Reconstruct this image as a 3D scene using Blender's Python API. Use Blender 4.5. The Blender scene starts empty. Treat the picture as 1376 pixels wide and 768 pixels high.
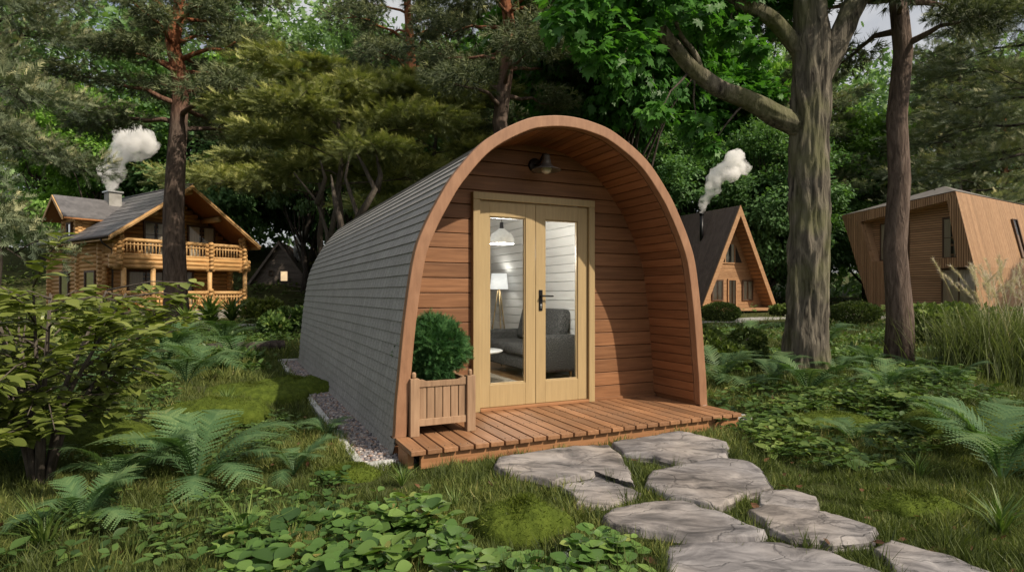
import bpy, bmesh, math, random
import numpy as np
from mathutils import Vector, Matrix, noise as mnoise

PI = math.pi
R = math.radians
scene = bpy.context.scene
COL = scene.collection
rng = np.random.default_rng(7)
random.seed(7)

# ------------------------------------------------------------------ camera numbers (metres; camera stands at the world origin)
F, HZ, EYE = 800.0, 394.0, 1.27
def G(px, py, z=0.0):
    y = F*(EYE-z)/(py-HZ)
    return ((px-688)/F*y, y, z)
def X(px, y): return (px-688)/F*y
def Z(py, y): return EYE-(py-HZ)/F*y

# ------------------------------------------------------------------ tagging
def tag(o, label, cat, group=None, kind=None):
    if label: o['label'] = label
    if cat: o['category'] = cat
    if group: o['group'] = group
    if kind: o['kind'] = kind
    return o
def thing(name, label, cat, loc=(0, 0, 0), rz=0.0, group=None):
    o = bpy.data.objects.new(name, None); COL.objects.link(o)
    o.empty_display_size = 0.2
    o.location = loc; o.rotation_euler = (0, 0, rz)
    return tag(o, label, cat, group)
def struct(o): o['kind'] = 'structure'; return o
def stuff(o): o['kind'] = 'stuff'; return o
def dup(root, loc, rz=0.0, sc=1.0, label=None, cat=None, group=None):
    r = root.copy(); COL.objects.link(r)
    r.location = loc; r.rotation_euler = (0, 0, rz)
    r.scale = (sc, sc, sc) if not isinstance(sc, tuple) else sc
    if label: r['label'] = label
    if cat: r['category'] = cat
    if group: r['group'] = group
    for ch in list(root.children):
        c = ch.copy(); COL.objects.link(c); c.parent = r
        for g in ch.children:
            d = g.copy(); COL.objects.link(d); d.parent = c
    return r

# ------------------------------------------------------------------ materials
def new_mat(name):
    m = bpy.data.materials.new(name); m.use_nodes = True
    nt = m.node_tree; nt.nodes.clear()
    return m, nt, nt.nodes.new, nt.links.new
def ramp(N, stops):
    r = N('ShaderNodeValToRGB'); e = r.color_ramp.elements
    while len(e) > 1: e.remove(e[-1])
    e[0].position, e[0].color = stops[0][0], (*stops[0][1], 1)
    for p, c in stops[1:]:
        x = e.new(p); x.color = (*c, 1)
    return r
def surf(name, stops, scale=(1, 1, 1), ns=4.0, detail=6.0, rough=0.7, bump=0.2, dist=0.01, tint=0.0, metal=0.0, spec=0.3,
         grime=None, distort=0.0, coat=0.0):
    """noise-ramped principled surface; tint: face attribute that shifts value and grain offset from board to board"""
    m, nt, N, L = new_mat(name)
    out = N('ShaderNodeOutputMaterial'); p = N('ShaderNodeBsdfPrincipled'); L(p.outputs[0], out.inputs[0])
    tc = N('ShaderNodeTexCoord'); mp = N('ShaderNodeMapping'); mp.inputs['Scale'].default_value = scale
    vec = tc.outputs['Object']
    if tint:
        at = N('ShaderNodeAttribute'); at.attribute_name = 'tint'
        mul = N('ShaderNodeMath'); mul.operation = 'MULTIPLY'; mul.inputs[1].default_value = 53.0; L(at.outputs['Fac'], mul.inputs[0])
        add = N('ShaderNodeVectorMath'); add.operation = 'ADD'; L(vec, add.inputs[0]); L(mul.outputs[0], add.inputs[1]); vec = add.outputs[0]
    L(vec, mp.inputs[0])
    n = N('ShaderNodeTexNoise'); n.inputs['Scale'].default_value = ns; n.inputs['Detail'].default_value = detail
    n.inputs['Roughness'].default_value = 0.65; n.inputs['Distortion'].default_value = distort
    L(mp.outputs[0], n.inputs['Vector'])
    r = ramp(N, stops); L(n.outputs['Fac'], r.inputs[0]); col = r.outputs[0]
    if tint:
        hsv = N('ShaderNodeHueSaturation'); mr = N('ShaderNodeMapRange')
        mr.inputs['To Min'].default_value = 1-tint; mr.inputs['To Max'].default_value = 1+tint
        L(at.outputs['Fac'], mr.inputs['Value']); L(mr.outputs[0], hsv.inputs['Value']); L(col, hsv.inputs['Color']); col = hsv.outputs[0]
    if grime:
        n2 = N('ShaderNodeTexNoise'); n2.inputs['Scale'].default_value = grime[1]; n2.inputs['Detail'].default_value = 5
        L(tc.outputs['Object'], n2.inputs['Vector'])
        r2 = ramp(N, [(0.42, (0, 0, 0)), (0.68, (1, 1, 1))]); L(n2.outputs['Fac'], r2.inputs[0])
        mx = N('ShaderNodeMix'); mx.data_type = 'RGBA'
        sc_ = N('ShaderNodeMath'); sc_.operation = 'MULTIPLY'; sc_.inputs[1].default_value = grime[2]; L(r2.outputs[0], sc_.inputs[0])
        L(sc_.outputs[0], mx.inputs['Factor']); L(col, mx.inputs['A']); mx.inputs['B'].default_value = (*grime[0], 1); col = mx.outputs['Result']
    L(col, p.inputs['Base Color'])
    p.inputs['Roughness'].default_value = rough; p.inputs['Metallic'].default_value = metal
    p.inputs['Specular IOR Level'].default_value = spec
    if coat: p.inputs['Coat Weight'].default_value = coat
    if bump:
        b = N('ShaderNodeBump'); b.inputs['Strength'].default_value = bump; b.inputs['Distance'].default_value = dist
        L(n.outputs['Fac'], b.inputs['Height']); L(b.outputs[0], p.inputs['Normal'])
    return m
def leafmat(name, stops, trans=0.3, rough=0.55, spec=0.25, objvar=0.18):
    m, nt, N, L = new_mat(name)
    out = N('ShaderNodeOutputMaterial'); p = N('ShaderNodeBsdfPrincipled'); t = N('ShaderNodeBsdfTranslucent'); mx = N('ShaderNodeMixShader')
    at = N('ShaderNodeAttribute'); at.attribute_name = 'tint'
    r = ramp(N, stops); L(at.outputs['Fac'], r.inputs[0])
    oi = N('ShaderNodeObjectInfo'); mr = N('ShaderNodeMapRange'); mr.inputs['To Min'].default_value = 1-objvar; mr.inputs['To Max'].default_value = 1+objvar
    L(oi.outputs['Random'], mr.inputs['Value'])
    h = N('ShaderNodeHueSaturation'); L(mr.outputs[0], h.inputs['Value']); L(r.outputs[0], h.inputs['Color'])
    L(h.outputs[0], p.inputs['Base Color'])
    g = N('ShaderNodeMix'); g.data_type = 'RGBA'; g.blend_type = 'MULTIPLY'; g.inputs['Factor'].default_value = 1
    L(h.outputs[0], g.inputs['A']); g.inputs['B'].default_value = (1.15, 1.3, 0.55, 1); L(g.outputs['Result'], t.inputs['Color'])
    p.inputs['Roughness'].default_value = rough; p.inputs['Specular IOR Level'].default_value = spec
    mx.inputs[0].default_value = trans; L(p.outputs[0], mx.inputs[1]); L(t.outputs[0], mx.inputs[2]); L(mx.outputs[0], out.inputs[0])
    return m
def flat(name, c, rough=0.5, metal=0.0, spec=0.5, emit=0.0):
    m, nt, N, L = new_mat(name)
    out = N('ShaderNodeOutputMaterial'); p = N('ShaderNodeBsdfPrincipled'); L(p.outputs[0], out.inputs[0])
    n = N('ShaderNodeTexNoise'); n.inputs['Scale'].default_value = 30; n.inputs['Detail'].default_value = 3
    tc = N('ShaderNodeTexCoord'); L(tc.outputs['Object'], n.inputs['Vector'])
    d = tuple(v*0.82 for v in c); r = ramp(N, [(0.3, d), (0.7, c)]); L(n.outputs['Fac'], r.inputs[0]); L(r.outputs[0], p.inputs['Base Color'])
    p.inputs['Roughness'].default_value = rough; p.inputs['Metallic'].default_value = metal; p.inputs['Specular IOR Level'].default_value = spec
    if emit:
        p.inputs['Emission Color'].default_value = (*c, 1); p.inputs['Emission Strength'].default_value = emit
    return m
def glassmat(name, tintc=(0.92, 0.95, 0.94), refl=1.0):
    m, nt, N, L = new_mat(name)
    out = N('ShaderNodeOutputMaterial'); t = N('ShaderNodeBsdfTransparent'); g = N('ShaderNodeBsdfGlossy'); mx = N('ShaderNodeMixShader'); f = N('ShaderNodeFresnel')
    t.inputs[0].default_value = (*tintc, 1); g.inputs['Roughness'].default_value = 0.02; f.inputs[0].default_value = 1.45
    mm = N('ShaderNodeMath'); mm.operation = 'MULTIPLY'; mm.inputs[1].default_value = refl; L(f.outputs[0], mm.inputs[0])
    L(mm.outputs[0], mx.inputs[0]); L(t.outputs[0], mx.inputs[1]); L(g.outputs[0], mx.inputs[2]); L(mx.outputs[0], out.inputs[0])
    return m

# ------------------------------------------------------------------ mesh builder
class MB:
    def __init__(s): s.v = []; s.f = []; s.t = []; s.tint = 0.5; s.uv = {}
    def add(s, vs, fs, M=None):
        b = len(s.v)
        for q in vs:
            q = Vector(q)
            s.v.append(tuple(M @ q) if M is not None else tuple(q))
        for fc in fs: s.f.append(tuple(b+i for i in fc)); s.t.append(s.tint)
        return b
    def box(s, lo, hi, M=None):
        x0, y0, z0 = lo; x1, y1, z1 = hi
        s.add([(x0,y0,z0),(x1,y0,z0),(x1,y1,z0),(x0,y1,z0),(x0,y0,z1),(x1,y0,z1),(x1,y1,z1),(x0,y1,z1)],
              [(3,2,1,0),(4,5,6,7),(0,1,5,4),(1,2,6,5),(2,3,7,6),(3,0,4,7)], M)
        return s
    def prism(s, poly, y0, y1, M=None):       # poly in (x, z), extruded along y
        n = len(poly)
        vs = [(x, y0, z) for x, z in poly]+[(x, y1, z) for x, z in poly]
        fs = [tuple(range(n)), tuple(range(2*n-1, n-1, -1))]+[(i, i+n, (i+1) % n+n, (i+1) % n) for i in range(n)]
        s.add(vs, fs, M); return s
    def slab(s, poly, z0, z1, M=None):        # poly in (x, y), extruded along z
        n = len(poly)
        vs = [(x, y, z0) for x, y in poly]+[(x, y, z1) for x, y in poly]
        fs = [tuple(range(n-1, -1, -1)), tuple(range(n, 2*n))]+[(i, (i+1) % n, (i+1) % n+n, i+n) for i in range(n)]
        s.add(vs, fs, M); return s
    def beam(s, p, q, w, h, up=(0, 0, 1)):    # rectangular bar from p to q
        p, q = Vector(p), Vector(q); d = (q-p).normalized(); u = Vector(up)
        sx = d.cross(u)
        if sx.length < 1e-4: sx = d.cross(Vector((0, 1, 0)))
        sx.normalize(); u = sx.cross(d)
        c = []
        for e in (p, q):
            for a, b in ((-1, -1), (1, -1), (1, 1), (-1, 1)): c.append(e+sx*a*w/2+u*b*h/2)
        s.add(c, [(0,1,2,3),(7,6,5,4),(0,4,5,1),(1,5,6,2),(2,6,7,3),(3,7,4,0)]); return s
    def tube(s, pts, rad, n=8, caps=True, fn=None):
        pts = [Vector(p) for p in pts]; k = len(pts)
        if not hasattr(rad, '__len__'): rad = [rad]*k
        base = len(s.v); prev = None
        for i, p in enumerate(pts):
            d = (pts[min(i+1, k-1)]-pts[max(i-1, 0)]).normalized()
            if prev is None:
                a = Vector((1, 0, 0)) if abs(d.x) < 0.8 else Vector((0, 1, 0))
                u = (a-d*a.dot(d)).normalized()
            else: u = (prev-d*prev.dot(d)).normalized()
            prev = u; w = d.cross(u)
            for j in range(n):
                an = 2*PI*j/n; r = rad[i]
                if fn: r = fn(i, j, an, r, p)
                s.v.append(tuple(p+u*math.cos(an)*r+w*math.sin(an)*r))
        for i in range(k-1):
            for j in range(n):
                s.f.append((base+i*n+j, base+i*n+(j+1) % n, base+(i+1)*n+(j+1) % n, base+(i+1)*n+j)); s.t.append(s.tint)
        if caps:
            s.f.append(tuple(base+j for j in range(n-1, -1, -1))); s.t.append(s.tint)
            s.f.append(tuple(base+(k-1)*n+j for j in range(n))); s.t.append(s.tint)
        return s
    def lathe(s, prof, n=24, c=(0, 0, 0)):
        b = len(s.v)
        for r, z in prof:
            for j in range(n):
                a = 2*PI*j/n; s.v.append((c[0]+r*math.cos(a), c[1]+r*math.sin(a), c[2]+z))
        for i in range(len(prof)-1):
            for j in range(n):
                s.f.append((b+i*n+j, b+i*n+(j+1) % n, b+(i+1)*n+(j+1) % n, b+(i+1)*n+j)); s.t.append(s.tint)
        return s
    def build(s, name, mat, parent=None, smooth=False, bevel=0.0, seg=2):
        me = bpy.data.meshes.new(name); me.from_pydata(s.v, [], s.f); me.update()
        a = me.attributes.new('tint', 'FLOAT', 'FACE'); a.data.foreach_set('value', s.t)
        bm = bmesh.new(); bm.from_mesh(me); bmesh.ops.recalc_face_normals(bm, faces=bm.faces); bm.to_mesh(me); bm.free()
        me.materials.append(mat)
        o = bpy.data.objects.new(name, me); COL.objects.link(o)
        if parent is not None: o.parent = parent
        if smooth: me.polygons.foreach_set('use_smooth', [True]*len(me.polygons))
        if bevel:
            md = o.modifiers.new('bevel', 'BEVEL'); md.width = bevel; md.segments = seg; md.limit_method = 'ANGLE'; md.angle_limit = R(40)
        return o

# ------------------------------------------------------------------ numpy leaf meshes
class LM:
    """collects many transformed copies of small templates in one mesh"""
    def __init__(s): s.V = []; s.I = []; s.T = []; s.A = []; s.n = 0
    def put(s, tv, tf, P, Y, Nn, S, tint):
        P = np.asarray(P, float).reshape(-1, 3); k = len(P)
        if k == 0: return
        Y = np.asarray(Y, float).reshape(-1, 3); Nn = np.asarray(Nn, float).reshape(-1, 3)
        Y = Y/np.linalg.norm(Y, axis=1, keepdims=True).clip(1e-6)
        Xa = np.cross(Y, Nn); Xa /= np.linalg.norm(Xa, axis=1, keepdims=True).clip(1e-6); Za = np.cross(Xa, Y)
        tv = np.asarray(tv, float); S = np.broadcast_to(np.asarray(S, float), (k,))
        v = (tv[None, :, 0, None]*Xa[:, None]+tv[None, :, 1, None]*Y[:, None]+tv[None, :, 2, None]*Za[:, None])*S[:, None, None]+P[:, None]
        m = len(tv)
        off = s.n+np.arange(k)*m
        fl = np.array([i for f in tf for i in f]); tot = np.array([len(f) for f in tf])
        s.V.append(v.reshape(-1, 3)); s.I.append((fl[None]+off[:, None]).ravel()); s.T.append(np.tile(tot, k))
        s.A.append(np.repeat(np.broadcast_to(np.asarray(tint, float), (k,)), m)); s.n += k*m
    def raw(s, v, faces_idx, tots, tint):
        s.V.append(v); s.I.append(faces_idx+s.n); s.T.append(tots); s.A.append(tint); s.n += len(v)
    def mesh(s, name, mat, smooth=False):
        me = bpy.data.meshes.new(name)
        V = np.concatenate(s.V); I = np.concatenate(s.I).astype(np.int32); T = np.concatenate(s.T).astype(np.int32); A = np.concatenate(s.A)
        me.vertices.add(len(V)); me.vertices.foreach_set('co', V.astype(np.float32).ravel())
        me.loops.add(len(I)); me.loops.foreach_set('vertex_index', I)
        me.polygons.add(len(T)); st = np.zeros(len(T), np.int32); st[1:] = np.cumsum(T)[:-1]
        me.polygons.foreach_set('loop_start', st); me.polygons.foreach_set('loop_total', T)
        a = me.attributes.new('tint', 'FLOAT', 'POINT'); a.data.foreach_set('value', A.astype(np.float32))
        me.update(calc_edges=True); me.materials.append(mat)
        if smooth: me.polygons.foreach_set('use_smooth', np.ones(len(T), bool))
        return me
    def build(s, name, mat, parent=None, smooth=False):
        o = bpy.data.objects.new(name, s.mesh(name, mat, smooth)); COL.objects.link(o)
        if parent is not None: o.parent = parent
        return o
def unit(n, r=None):
    r = r or rng
    v = r.normal(size=(n, 3)); return v/np.linalg.norm(v, axis=1, keepdims=True)

OVAL = ([(0,0,0),(0.24,0.28,0.06),(0.27,0.6,0.07),(0,1,-0.06),(-0.27,0.6,0.07),(-0.24,0.28,0.06),(0,0.3,0),(0,0.62,-0.01)],
        [(0,1,6),(1,2,7,6),(2,3,7),(0,6,5),(6,7,4,5),(7,3,4)])
def _leaf(widths, fold=0.07, tipdrop=-0.07):
    V, Fc = [], []; k = len(widths)
    for i, w in enumerate(widths):
        t = i/(k-1); zc = tipdrop*t*t; V += [(-w, t, zc+fold*w/.3), (0, t, zc-.02*math.sin(PI*t)), (w, t, zc+fold*w/.3)]
    for i in range(k-1): a = i*3; Fc += [(a, a+1, a+4, a+3), (a+1, a+2, a+5, a+4)]
    return V, Fc
OVALF = _leaf([.012, .12, .215, .265, .27, .235, .165, .08, .004])
ROUNDF = _leaf([.015, .2, .345, .43, .46, .445, .37, .22, .03], .08, -.03)
ROUND = ([(0,0,0),(0.34,0.22,0.05),(0.45,0.58,0.07),(0.2,0.95,0.02),(0,0.9,-0.04),(-0.2,0.95,0.02),(-0.45,0.58,0.07),(-0.34,0.22,0.05),(0,0.5,-0.03)],
         [(0,1,2,8),(8,2,3,4),(0,8,6,7),(8,4,5,6)])
DIAM = ([(0,0,0),(0.3,0.45,0.07),(0,1,-0.05),(-0.3,0.45,0.07)], [(0,1,2),(0,2,3)])
MAPLE = ([(0,0.35,0),(0,0,0),(0.18,0.12,0.03),(0.42,0.02,-0.02),(0.36,0.22,0.03),(0.58,0.42,-0.03),(0.34,0.46,0.03),(0.36,0.74,-0.02),(0.16,0.66,0.03),(0,1.05,-0.05),
          (-0.16,0.66,0.03),(-0.36,0.74,-0.02),(-0.34,0.46,0.03),(-0.58,0.42,-0.03),(-0.36,0.22,0.03),(-0.42,0.02,-0.02),(-0.18,0.12,0.03)],
         [(0,i,i+1) for i in range(1, 16)]+[(0,16,1)])
OAK = ([(0,0,0),(0.13,0.2,0.02),(0.26,0.3,0.04),(0.14,0.42,0.02),(0.3,0.56,0.04),(0.15,0.66,0.02),(0.2,0.84,0.03),(0,1,-0.05),
        (-0.2,0.84,0.03),(-0.15,0.66,0.02),(-0.3,0.56,0.04),(-0.14,0.42,0.02),(-0.26,0.3,0.04),(-0.13,0.2,0.02)],
       [(0,1,13),(1,2,3),(1,3,11,13),(13,11,12),(3,4,5),(3,5,9,11),(11,9,10),(5,6,7),(5,7,9),(9,7,8)])
def needle_tuft(n, spread, w, seed):
    r = random.Random(seed); V = []; Fc = []
    for i in range(n):
        a = r.uniform(0, 2*PI); e = r.uniform(0.15, 1)*spread
        d = Vector((math.sin(e)*math.cos(a), math.cos(e), math.sin(e)*math.sin(a))); L_ = r.uniform(0.7, 1.0)
        b = Vector((0, r.uniform(0, 0.35), 0)); sd = d.cross(Vector((r.uniform(-1, 1), r.uniform(-1, 1), r.uniform(-1, 1)))).normalized()*w
        k = len(V); V += [tuple(b-sd), tuple(b+sd), tuple(b+d*L_)]; Fc.append((k, k+1, k+2))
    return V, Fc
TUFT = needle_tuft(12, 1.15, 0.045, 3)
def spray(n, w, seed):                          # flat twig of needles, spruce or yew
    r = random.Random(seed); V = []; Fc = []
    for i in range(n):
        t = i/n; s_ = 1 if i % 2 else -1
        b = Vector((0, t*0.8, -0.12*t*t)); a = r.uniform(0.6, 1.0)
        d = Vector((s_*math.sin(a), math.cos(a), r.uniform(-0.15, 0.35)))*(0.34*(1-0.55*t)+0.05)
        k = len(V); V += [tuple(b-Vector((0, w, 0))), tuple(b+Vector((0, w, 0))), tuple(b+d)]; Fc.append((k, k+1, k+2))
    k = len(V); V += [(-0.02, 0, 0), (0.02, 0, 0), (0, 1, -0.14)]; Fc.append((k, k+1, k+2))
    return V, Fc
SPRAY = spray(16, 0.035, 5)
# ------------------------------------------------------------------ material list
M = {}
M['cedar'] = surf('cedar_planks', [(0.25, (0.14, 0.061, 0.027)), (0.5, (0.232, 0.108, 0.049)), (0.78, (0.335, 0.166, 0.08))], (0.7, 9, 14), 3.0, 8, 0.55, 0.16, 0.004, tint=0.24, grime=((0.12, 0.052, 0.026), 1.6, 0.5))
M['cedar_deep'] = surf('cedar_lining', [(0.25, (0.16, 0.068, 0.03)), (0.5, (0.245, 0.108, 0.05)), (0.78, (0.32, 0.15, 0.072))], (9, 0.8, 14), 3.0, 8, 0.5, 0.12, 0.004, tint=0.18)
M['cedar_trim'] = surf('cedar_arch_trim', [(0.2, (0.2, 0.102, 0.056)), (0.5, (0.28, 0.148, 0.083)), (0.8, (0.37, 0.205, 0.12))], (5, 5, 1.2), 4.0, 8, 0.5, 0.1, 0.004, grime=((0.2, 0.1, 0.06), 2.2, 0.3))
M['deck'] = surf('deck_boards', [(0.22, (0.16, 0.074, 0.034)), (0.5, (0.262, 0.13, 0.062)), (0.8, (0.36, 0.192, 0.10))], (16, 1.0, 10), 3.0, 8, 0.6, 0.2, 0.004, tint=0.26, grime=((0.17, 0.10, 0.06), 3.0, 0.5))
M['deck_edge'] = surf('deck_beam', [(0.22, (0.22, 0.10, 0.043)), (0.5, (0.32, 0.155, 0.07)), (0.8, (0.39, 0.2, 0.1))], (1.0, 10, 16), 3.0, 8, 0.6, 0.15, 0.004)
M['door'] = surf('painted_oak_door', [(0.25, (0.33, 0.245, 0.13)), (0.5, (0.39, 0.287, 0.147)), (0.8, (0.445, 0.335, 0.178))], (14, 14, 0.9), 3.0, 8, 0.45, 0.06, 0.003, tint=0.05)
M['planter'] = surf('weathered_teak', [(0.22, (0.19, 0.115, 0.068)), (0.5, (0.30, 0.19, 0.115)), (0.8, (0.40, 0.265, 0.165))], (12, 12, 1.0), 3.0, 8, 0.65, 0.15, 0.003, tint=0.16)
M['white_board'] = surf('white_boards', [(0.2, (0.74, 0.73, 0.70)), (0.8, (0.84, 0.83, 0.80))], (10, 1, 10), 3.0, 5, 0.5, 0.05, 0.002, tint=0.03)
M['floor_wood'] = surf('oak_floor', [(0.2, (0.22, 0.12, 0.05)), (0.5, (0.33, 0.19, 0.085)), (0.8, (0.42, 0.26, 0.12))], (9, 0.8, 9), 3.0, 8, 0.4, 0.08, 0.002, tint=0.12)
M['black_metal'] = flat('black_metal', (0.012, 0.012, 0.013), 0.38, 0.6)
M['lamp_metal'] = flat('weathered_zinc', (0.20, 0.185, 0.17), 0.45, 0.5)
M['dark_metal'] = flat('dark_bronze', (0.035, 0.028, 0.024), 0.42, 0.7)
M['steel'] = flat('brushed_steel', (0.55, 0.56, 0.57), 0.35, 0.9)
M['brass'] = flat('antique_brass', (0.30, 0.22, 0.11), 0.35, 0.8)
M['white_shade'] = flat('white_shade', (0.82, 0.82, 0.8), 0.5, 0, 0.4, 0.25)
M['lampfabric'] = flat('lamp_fabric', (0.8, 0.79, 0.76), 0.8, 0, 0.2, 0.9)
M['bulb'] = flat('opal_glass', (0.75, 0.73, 0.68), 0.2, 0, 0.5)
M['bulb_lit'] = flat('lit_bulb', (1.0, 0.93, 0.82), 0.3, 0, 0.5, 8.0)
M['table_white'] = flat('white_lacquer', (0.78, 0.78, 0.76), 0.3)
M['glass'] = glassmat('clear_glass')
M['glass_dim'] = glassmat('window_glass', (0.88, 0.89, 0.88), 1.2)
M['warm_glow'] = flat('warm_lit_pane', (1.0, 0.72, 0.42), 0.4, 0, 0.5, 0.75)
M['curtain'] = surf('linen_curtain', [(0.3, (0.56, 0.46, 0.33)), (0.7, (0.75, 0.66, 0.52))], (14, 14, 0.3), 3.0, 2, 0.9, 0.4, 0.03)
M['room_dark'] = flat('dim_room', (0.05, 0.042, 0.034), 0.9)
M['log'] = surf('pine_logs', [(0.22, (0.34, 0.175, 0.065)), (0.5, (0.52, 0.30, 0.12)), (0.8, (0.64, 0.41, 0.19))], (1.2, 1.2, 7), 2.2, 7, 0.55, 0.15, 0.01, tint=0.2)
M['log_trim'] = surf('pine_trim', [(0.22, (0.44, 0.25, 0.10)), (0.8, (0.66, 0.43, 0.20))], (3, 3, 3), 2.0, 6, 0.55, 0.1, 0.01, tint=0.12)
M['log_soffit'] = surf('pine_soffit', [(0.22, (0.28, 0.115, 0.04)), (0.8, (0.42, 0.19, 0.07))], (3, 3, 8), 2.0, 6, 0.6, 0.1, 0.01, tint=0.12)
M['brown_frame'] = flat('brown_frame', (0.085, 0.045, 0.024), 0.5)
M['stone_base'] = surf('fieldstone', [(0.3, (0.16, 0.145, 0.125)), (0.5, (0.30, 0.275, 0.24)), (0.75, (0.42, 0.39, 0.35))], (1, 1, 1), 6.0, 8, 0.85, 0.6, 0.05)
M['concrete'] = surf('pale_concrete', [(0.3, (0.27, 0.26, 0.25)), (0.7, (0.40, 0.39, 0.37))], (1, 1, 1), 3.0, 8, 0.85, 0.25, 0.02, grime=((0.12, 0.12, 0.09), 2.0, 0.5))
M['kerb'] = surf('kerb_stone', [(0.3, (0.42, 0.42, 0.42)), (0.7, (0.60, 0.60, 0.59))], (1, 1, 1), 7.0, 8, 0.8, 0.3, 0.01, grime=((0.17, 0.19, 0.13), 3.0, 0.55))
M['pebble'] = surf('gravel_stones', [(0.3, (0.17, 0.16, 0.165)), (0.5, (0.30, 0.285, 0.28)), (0.75, (0.46, 0.44, 0.42))], (1, 1, 1), 9.0, 5, 0.85, 0.3, 0.01, tint=0.45)
M['terracotta'] = flat('terracotta', (0.42, 0.15, 0.075), 0.8)
M['aframe_wood'] = surf('aframe_boards', [(0.22, (0.23, 0.115, 0.055)), (0.5, (0.34, 0.19, 0.095)), (0.8, (0.44, 0.265, 0.14))], (1.2, 8, 8), 2.2, 7, 0.6, 0.12, 0.01, tint=0.14)
M['aframe_dark'] = surf('dark_stained_boards', [(0.25, (0.10, 0.08, 0.066)), (0.75, (0.2, 0.165, 0.138))], (1, 6, 6), 2.2, 6, 0.7, 0.2, 0.01, tint=0.2)
M['larch'] = surf('larch_cladding', [(0.22, (0.22, 0.118, 0.06)), (0.5, (0.33, 0.195, 0.105)), (0.8, (0.42, 0.26, 0.15))], (7, 7, 0.5), 2.2, 7, 0.6, 0.12, 0.01, tint=0.17)
M['larch_flat'] = surf('larch_slats', [(0.22, (0.3, 0.165, 0.085)), (0.8, (0.5, 0.31, 0.175))], (0.5, 0.5, 7), 2.2, 7, 0.6, 0.12, 0.01, tint=0.17)
M['roof_grey'] = surf('grey_sheet_roof', [(0.3, (0.12, 0.11, 0.10)), (0.7, (0.2, 0.185, 0.17))], (1, 1, 1), 2.0, 6, 0.6, 0.1, 0.01, tint=0.1)
def shingle_mat(name, c0, c1, bw, bh, uvrot=False, mortar=0.012, lichen=None, mort=0.74):
    m, nt, N, L = new_mat(name)
    out = N('ShaderNodeOutputMaterial'); p = N('ShaderNodeBsdfPrincipled'); L(p.outputs[0], out.inputs[0])
    at = N('ShaderNodeAttribute'); at.attribute_name = 'tabuv'
    br = N('ShaderNodeTexBrick'); br.inputs['Scale'].default_value = 1.0; br.inputs['Mortar Size'].default_value = mortar; br.inputs['Brick Width'].default_value = bw
    br.inputs['Row Height'].default_value = bh; br.inputs['Bias'].default_value = 0.0; br.offset = 0.5
    br.inputs['Color1'].default_value = (*c0, 1); br.inputs['Color2'].default_value = (*c1, 1); br.inputs['Mortar'].default_value = (*[v*mort for v in c0], 1)
    L(at.outputs['Vector'], br.inputs['Vector'])
    tc = N('ShaderNodeTexCoord'); n = N('ShaderNodeTexNoise'); n.inputs['Scale'].default_value = 60; n.inputs['Detail'].default_value = 5; L(tc.outputs['Object'], n.inputs['Vector'])
    n2 = N('ShaderNodeTexNoise'); n2.inputs['Scale'].default_value = 1.4; n2.inputs['Detail'].default_value = 6; L(tc.outputs['Object'], n2.inputs['Vector'])
    mr = N('ShaderNodeMapRange'); mr.inputs['From Min'].default_value = 0.25; mr.inputs['From Max'].default_value = 0.75; mr.inputs['To Min'].default_value = 0.72; mr.inputs['To Max'].default_value = 1.25
    L(n.outputs['Fac'], mr.inputs['Value'])
    h = N('ShaderNodeHueSaturation'); L(mr.outputs[0], h.inputs['Value']); L(br.outputs['Color'], h.inputs['Color'])
    r2 = ramp(N, [(0.5, (0, 0, 0)), (0.75, (1, 1, 1))]); L(n2.outputs['Fac'], r2.inputs[0])
    mx = N('ShaderNodeMix'); mx.data_type = 'RGBA'; mm = N('ShaderNodeMath'); mm.operation = 'MULTIPLY'; mm.inputs[1].default_value = 0.35
    L(r2.outputs[0], mm.inputs[0]); L(mm.outputs[0], mx.inputs['Factor']); L(h.outputs[0], mx.inputs['A']); mx.inputs['B'].default_value = (*(lichen or c0), 1)
    L(mx.outputs['Result'], p.inputs['Base Color']); p.inputs['Roughness'].default_value = 0.85; p.inputs['Specular IOR Level'].default_value = 0.2
    b = N('ShaderNodeBump'); b.inputs['Strength'].default_value = 0.5; b.inputs['Distance'].default_value = 0.006; L(br.outputs['Fac'], b.inputs['Height']); b.invert = True
    b2 = N('ShaderNodeBump'); b2.inputs['Strength'].default_value = 0.25; b2.inputs['Distance'].default_value = 0.003; L(n.outputs['Fac'], b2.inputs['Height']); L(b.outputs[0], b2.inputs['Normal'])
    L(b2.outputs[0], p.inputs['Normal'])
    return m
M['shingle'] = shingle_mat('grey_shingles', (0.30, 0.29, 0.275), (0.345, 0.335, 0.317), 0.11, 0.09, mortar=0.006, lichen=(0.2, 0.197, 0.175))
M['roof_tile'] = surf('dark_tile_roof', [(0.3, (0.075, 0.072, 0.075)), (0.7, (0.15, 0.145, 0.148))], (1, 1, 1), 3.0, 6, 0.5, 0.15, 0.01, tint=0.2)
M['roof_brown'] = surf('brown_sheet_roof', [(0.3, (0.10, 0.073, 0.062)), (0.7, (0.165, 0.122, 0.105))], (1, 1, 1), 2.0, 6, 0.7, 0.05, 0.01, tint=0.1)
M['gutter'] = flat('brown_gutter', (0.04, 0.025, 0.018), 0.45)
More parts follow.
